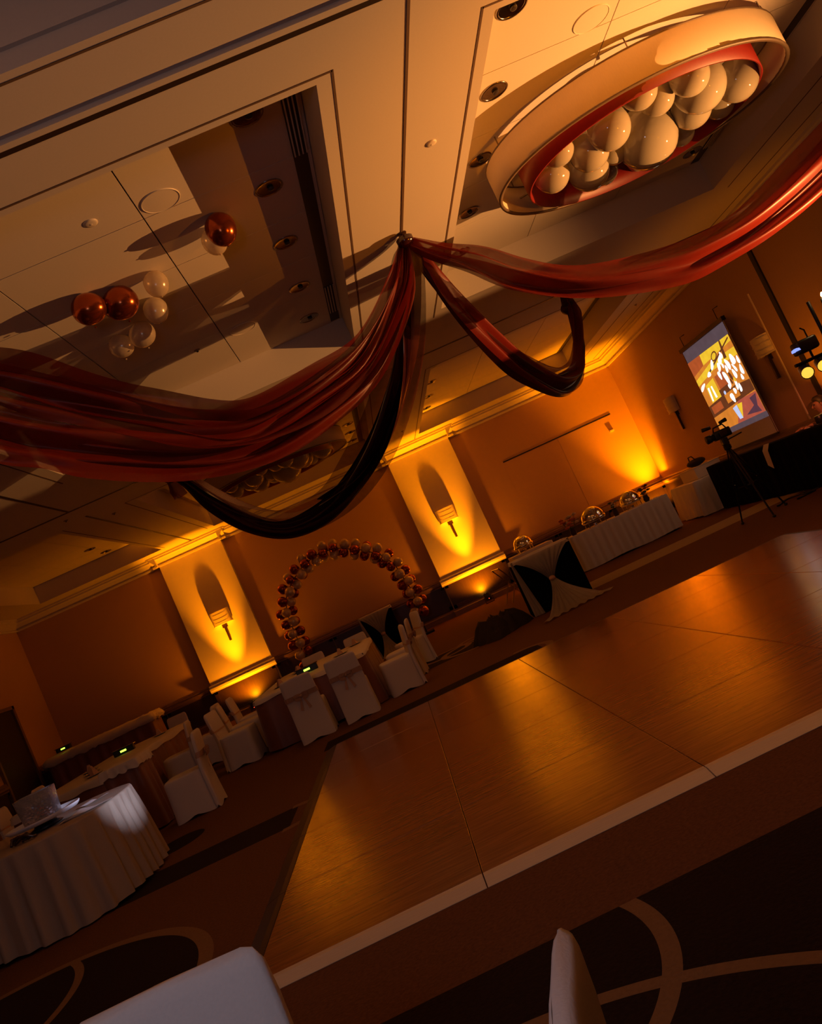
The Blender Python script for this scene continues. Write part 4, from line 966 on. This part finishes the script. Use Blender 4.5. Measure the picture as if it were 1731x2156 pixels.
def bouquet(x, y, z, label, n=16, seed=1, big=1, cols=('flower_orange', 'flower_cream')):
    t = thing('flower_arrangement', label, 'flowers', (x, y, z)); rnd = random.Random(seed)
    MB().lathe([(.05, 0), (.07, .05), (.05, .12), (.06, .14)], 14, cap0=True).build('vase', 'bronze', t, True)
    for k in range(n):
        a = rnd.uniform(0, 2*PI); q_ = rnd.uniform(0, .13)*big; h = .18+rnd.uniform(0, .16)*big
        c_ = (q_*math.cos(a), q_*math.sin(a), h); mb = MB()
        for p in range(5):
            b_ = p*2*PI/5; mb.ball((c_[0]+.022*math.cos(b_), c_[1]+.022*math.sin(b_), c_[2]), .024*big, 7, 5, (1, 1, .7))
        mb.ball((c_[0], c_[1], c_[2]+.01), .018*big, 7, 5); mb.build('bloom', cols[k % len(cols)], t, True)
        MB().tube([(0, 0, .1), (c_[0]*.5, c_[1]*.5, .15), (c_[0], c_[1], c_[2]-.01)], .004, 5).build('stem', 'leaf', t)
bouquet(3.96, 17.55, .787, 'orange flower arrangement at the left of the buffet', 18, 3, 1.5, ('flower_orange', 'flower_orange', 'flower_cream'))
bouquet(4.95, 17.5, .787, 'low cream and green flowers right of the large chafing dish', 10, 4, .9, ('flower_cream', 'leaf'))
bouquet(5.72, 17.65, .787, 'dark leafy arrangement at the right end of the buffet', 12, 5, 1.0, ('leaf', 'bag_dark', 'flower_orange'))
# hat / bag on the riser
hb = thing('handbag', 'dark soft bag lying on the draped riser', 'bag', (7.1, 17.8, 1.022))
MB().ball((0, 0, .085), .2, 16, 10, (1, 1.25, .42)).build('body', 'bag_dark', hb, True); MB().tube([(-.05, -.2, .1), (-.08, -.1, .24), (-.08, .1, .24), (-.05, .2, .1)], .012, 6).build('strap', 'bag_dark', hb, True)
# folding X stand and the dark pile before it
xs_ = thing('folding_stand', 'folding crossed-leg tray stand by the lit wainscot', 'stand', (2.42, 18.3, 0), .3)
for s in (-1, 1):
    for y in (-.18, .18): MB().tube([(-s*.24, y+s*.015, .01), (s*.24, y+s*.015, .80)], .013, 6).build('leg', 'chrome', xs_)
for x in (-.24, .24): MB().tube([(x, -.2, .80), (x, .2, .80)], .011, 6).build('top_rail', 'chrome', xs_)
pl = thing('dark_cloth_pile', 'dark heap of cloth on the carpet left of the swagged table', 'cloth pile', (1.28, 13.30, 0)); rnd = random.Random(4)
for k in range(6):
    c_ = (rnd.uniform(-.2, .2), rnd.uniform(-.2, .2)); rg = []
    R0 = rnd.uniform(.2, .34); H0 = rnd.uniform(.12, .32); ph_ = rnd.uniform(0, 6)
    for (e, hh) in ((1.1, .005), (1, .25), (.8, .7), (.5, .95), (.1, 1)):
        rg.append([(c_[0]+R0*e*(1+.18*math.sin(3*a+ph_)+.1*math.sin(7*a))*math.cos(a), c_[1]+R0*e*(1+.18*math.sin(3*a+ph_)+.1*math.sin(7*a))*math.sin(a), max(.005, H0*hh*(1+.1*math.sin(5*a+ph_)+.22*math.sin(9*a+e*7)*math.sin(13*a+ph_*2)))) for a in [2*PI*j/24 for j in range(24)]])
    MB().loft(rg, True, False, True).build('fold', 'bag_dark', pl, True)
# cables on the floor by the black table
for k, (pts, lab) in enumerate((([(6.2, 13.2, .012), (6.5, 13.5, .012), (6.7, 13.3, .012), (6.85, 13.6, .012)], 'black cable coiled on the carpet before the black table'), ([(6.4, 12.9, .012), (6.7, 12.95, .012), (6.6, 13.2, .012), (6.88, 13.1, .012)], 'second black cable on the carpet nearest the frame edge'))):
    t = thing('cable', lab, 'cable'); MB().tube(smooth([p for p in pts], 24), .011, 6).build('cord', 'black_plastic', t, True); MB().tube([pts[0], (pts[0][0]-.06, pts[0][1]-.02, .014)], .014, 8).build('plug', 'black_plastic', t)

# ------------------------------------------------------------------ things on tables
def centre_box(x, y, z, rz, label):
    t = thing('centrepiece_box', label, 'centrepiece', (x, y, z), rz, 'black centrepiece boxes with a green light')
    MB().bbox(-.17, .17, -.06, .06, 0, .09, .008).build('box', 'black_plastic', t)
    MB().bbox(-.05, .05, -.066, -.058, .035, .065, .003).build('display', 'led_green', t)
    MB().bbox(-.19, .19, -.08, .08, .088, .10, .004).build('lid', 'glass_dark', t)
centre_box(-1.70, 12.95, .764, .05, 'black box with green light on the guest table before the arch')
centre_box(-5.1, 14.1, .764, .1, 'black box with green light on the left long table')
centre_box(-8.5, 20.05, 1.13, .05, 'black box with green light on the far left buffet')
for k, (x, y) in enumerate(((-1.2, 13.6), (-2.0, 14.2), (-1.0, 14.7), (-2.1, 12.6), (-5.1, 12.6), (-5.4, 13.3), (-4.8, 11.9), (-4.7, 14.8))):
    t = thing('place_setting', ['white plate with folded napkin on the guest table, mid right', 'white plate with folded napkin on the guest table, far left', 'white plate with folded napkin on the guest table, far right', 'white plate with folded napkin on the guest table, near left corner', 'white plate with folded napkin on the left long table, second from front', 'white plate with folded napkin on the left long table, left side', 'white plate with folded napkin on the left long table, nearest', 'white plate with folded napkin on the left long table, farthest'][k], 'plate', (x, y, .763), k*.7, 'place settings')
    MB().lathe([(.01, .004), (.08, .004), (.13, .016), (.135, .018), (.08, 0), (.01, 0)], 24).build('plate', 'cover_white', t, True)
    MB().loft([[(-.05, -.05, .01), (.05, -.05, .01), (.05, .05, .01), (-.05, .05, .01)], [(-.02, -.015, .11), (.02, -.015, .11), (.02, .015, .11), (-.02, .015, .11)]], True, True, True).build('napkin', 'sash_peach', t)
# cake table things
cs = thing('cake_stand', 'round pale tray on a short dark foot, front left table', 'cake stand', (-3.62, 7.62, .772))
MB().lathe([(.13, 0), (.15, .012), (.10, .03), (.09, .055), (.14, .062)], 28, cap0=True).build('foot', 'black_plastic', cs, True)
MB().lathe([(.01, .062), (.29, .064), (.315, .085), (.322, .10), (.308, .10), (.29, .076), (.01, .074)], 40).build('tray', 'paper', cs, True)
vs = thing('glass_vase', 'square glinting glass vase on the round tray', 'vase', (-3.62, 7.62, .847), .25)
rg = [[(x, y, z) for x, y, _ in sq_ring(h, h, 0, 0, 0, 28, 7)] for h, z in ((.145, 0), (.165, .24), (.152, .24), (.132, .02))]
MB().loft(rg, True, True, True).build('vessel', 'vase_glass', vs, True)
cn = MB().lathe([(.05, .021), (.052, .15), (.04, .152)], 16, cap0=True, cap1=True).build('candle', 'flower_orange', vs, True)
MB().tube([(0, 0, .15), (0, 0, .165)], .003, 5).build('wick', 'black_plastic', cn)
pp = MB().loft([[(-.22+.055*k, -.07+.01*math.sin(k), .004+.02*math.exp(-((k-2)/1.2)**2)) for k in range(9)], [(-.20+.055*k, .07, .004+.03*math.exp(-((k-3)/1.2)**2)) for k in range(9)]], False)
tag(pp.build('paper_sheet', 'paper', None, True, (-3.18, 7.42, .77), .35), 'curled white sheet on the right of the front left table', 'paper')
tag(MB().loft([[(-.12+.03*k, -.10, .004+.006*math.sin(k)) for k in range(9)], [(-.12+.03*k, .10, .004+.01*math.sin(k+1)) for k in range(9)]], False).build('paper_sheet', 'paper', None, True, (-3.34, 8.02, .77), -.3), 'pale card lying at the back of the front left table', 'paper')
bt = thing('ribbon_bundle', 'dark glittering ribbon bundle before the round tray', 'decoration', (-3.66, 7.22, .77)); rnd = random.Random(8)
for k in range(7):
    a = rnd.uniform(0, 6); MB().tube(smooth([(rnd.uniform(-.14, .14), rnd.uniform(-.05, .05), .012), (rnd.uniform(-.1, .1), rnd.uniform(-.06, .06), .06), (rnd.uniform(-.16, .16), rnd.uniform(-.06, .06), .014)], 10), .012, 6).build('ribbon', 'satin_dark', bt, True)
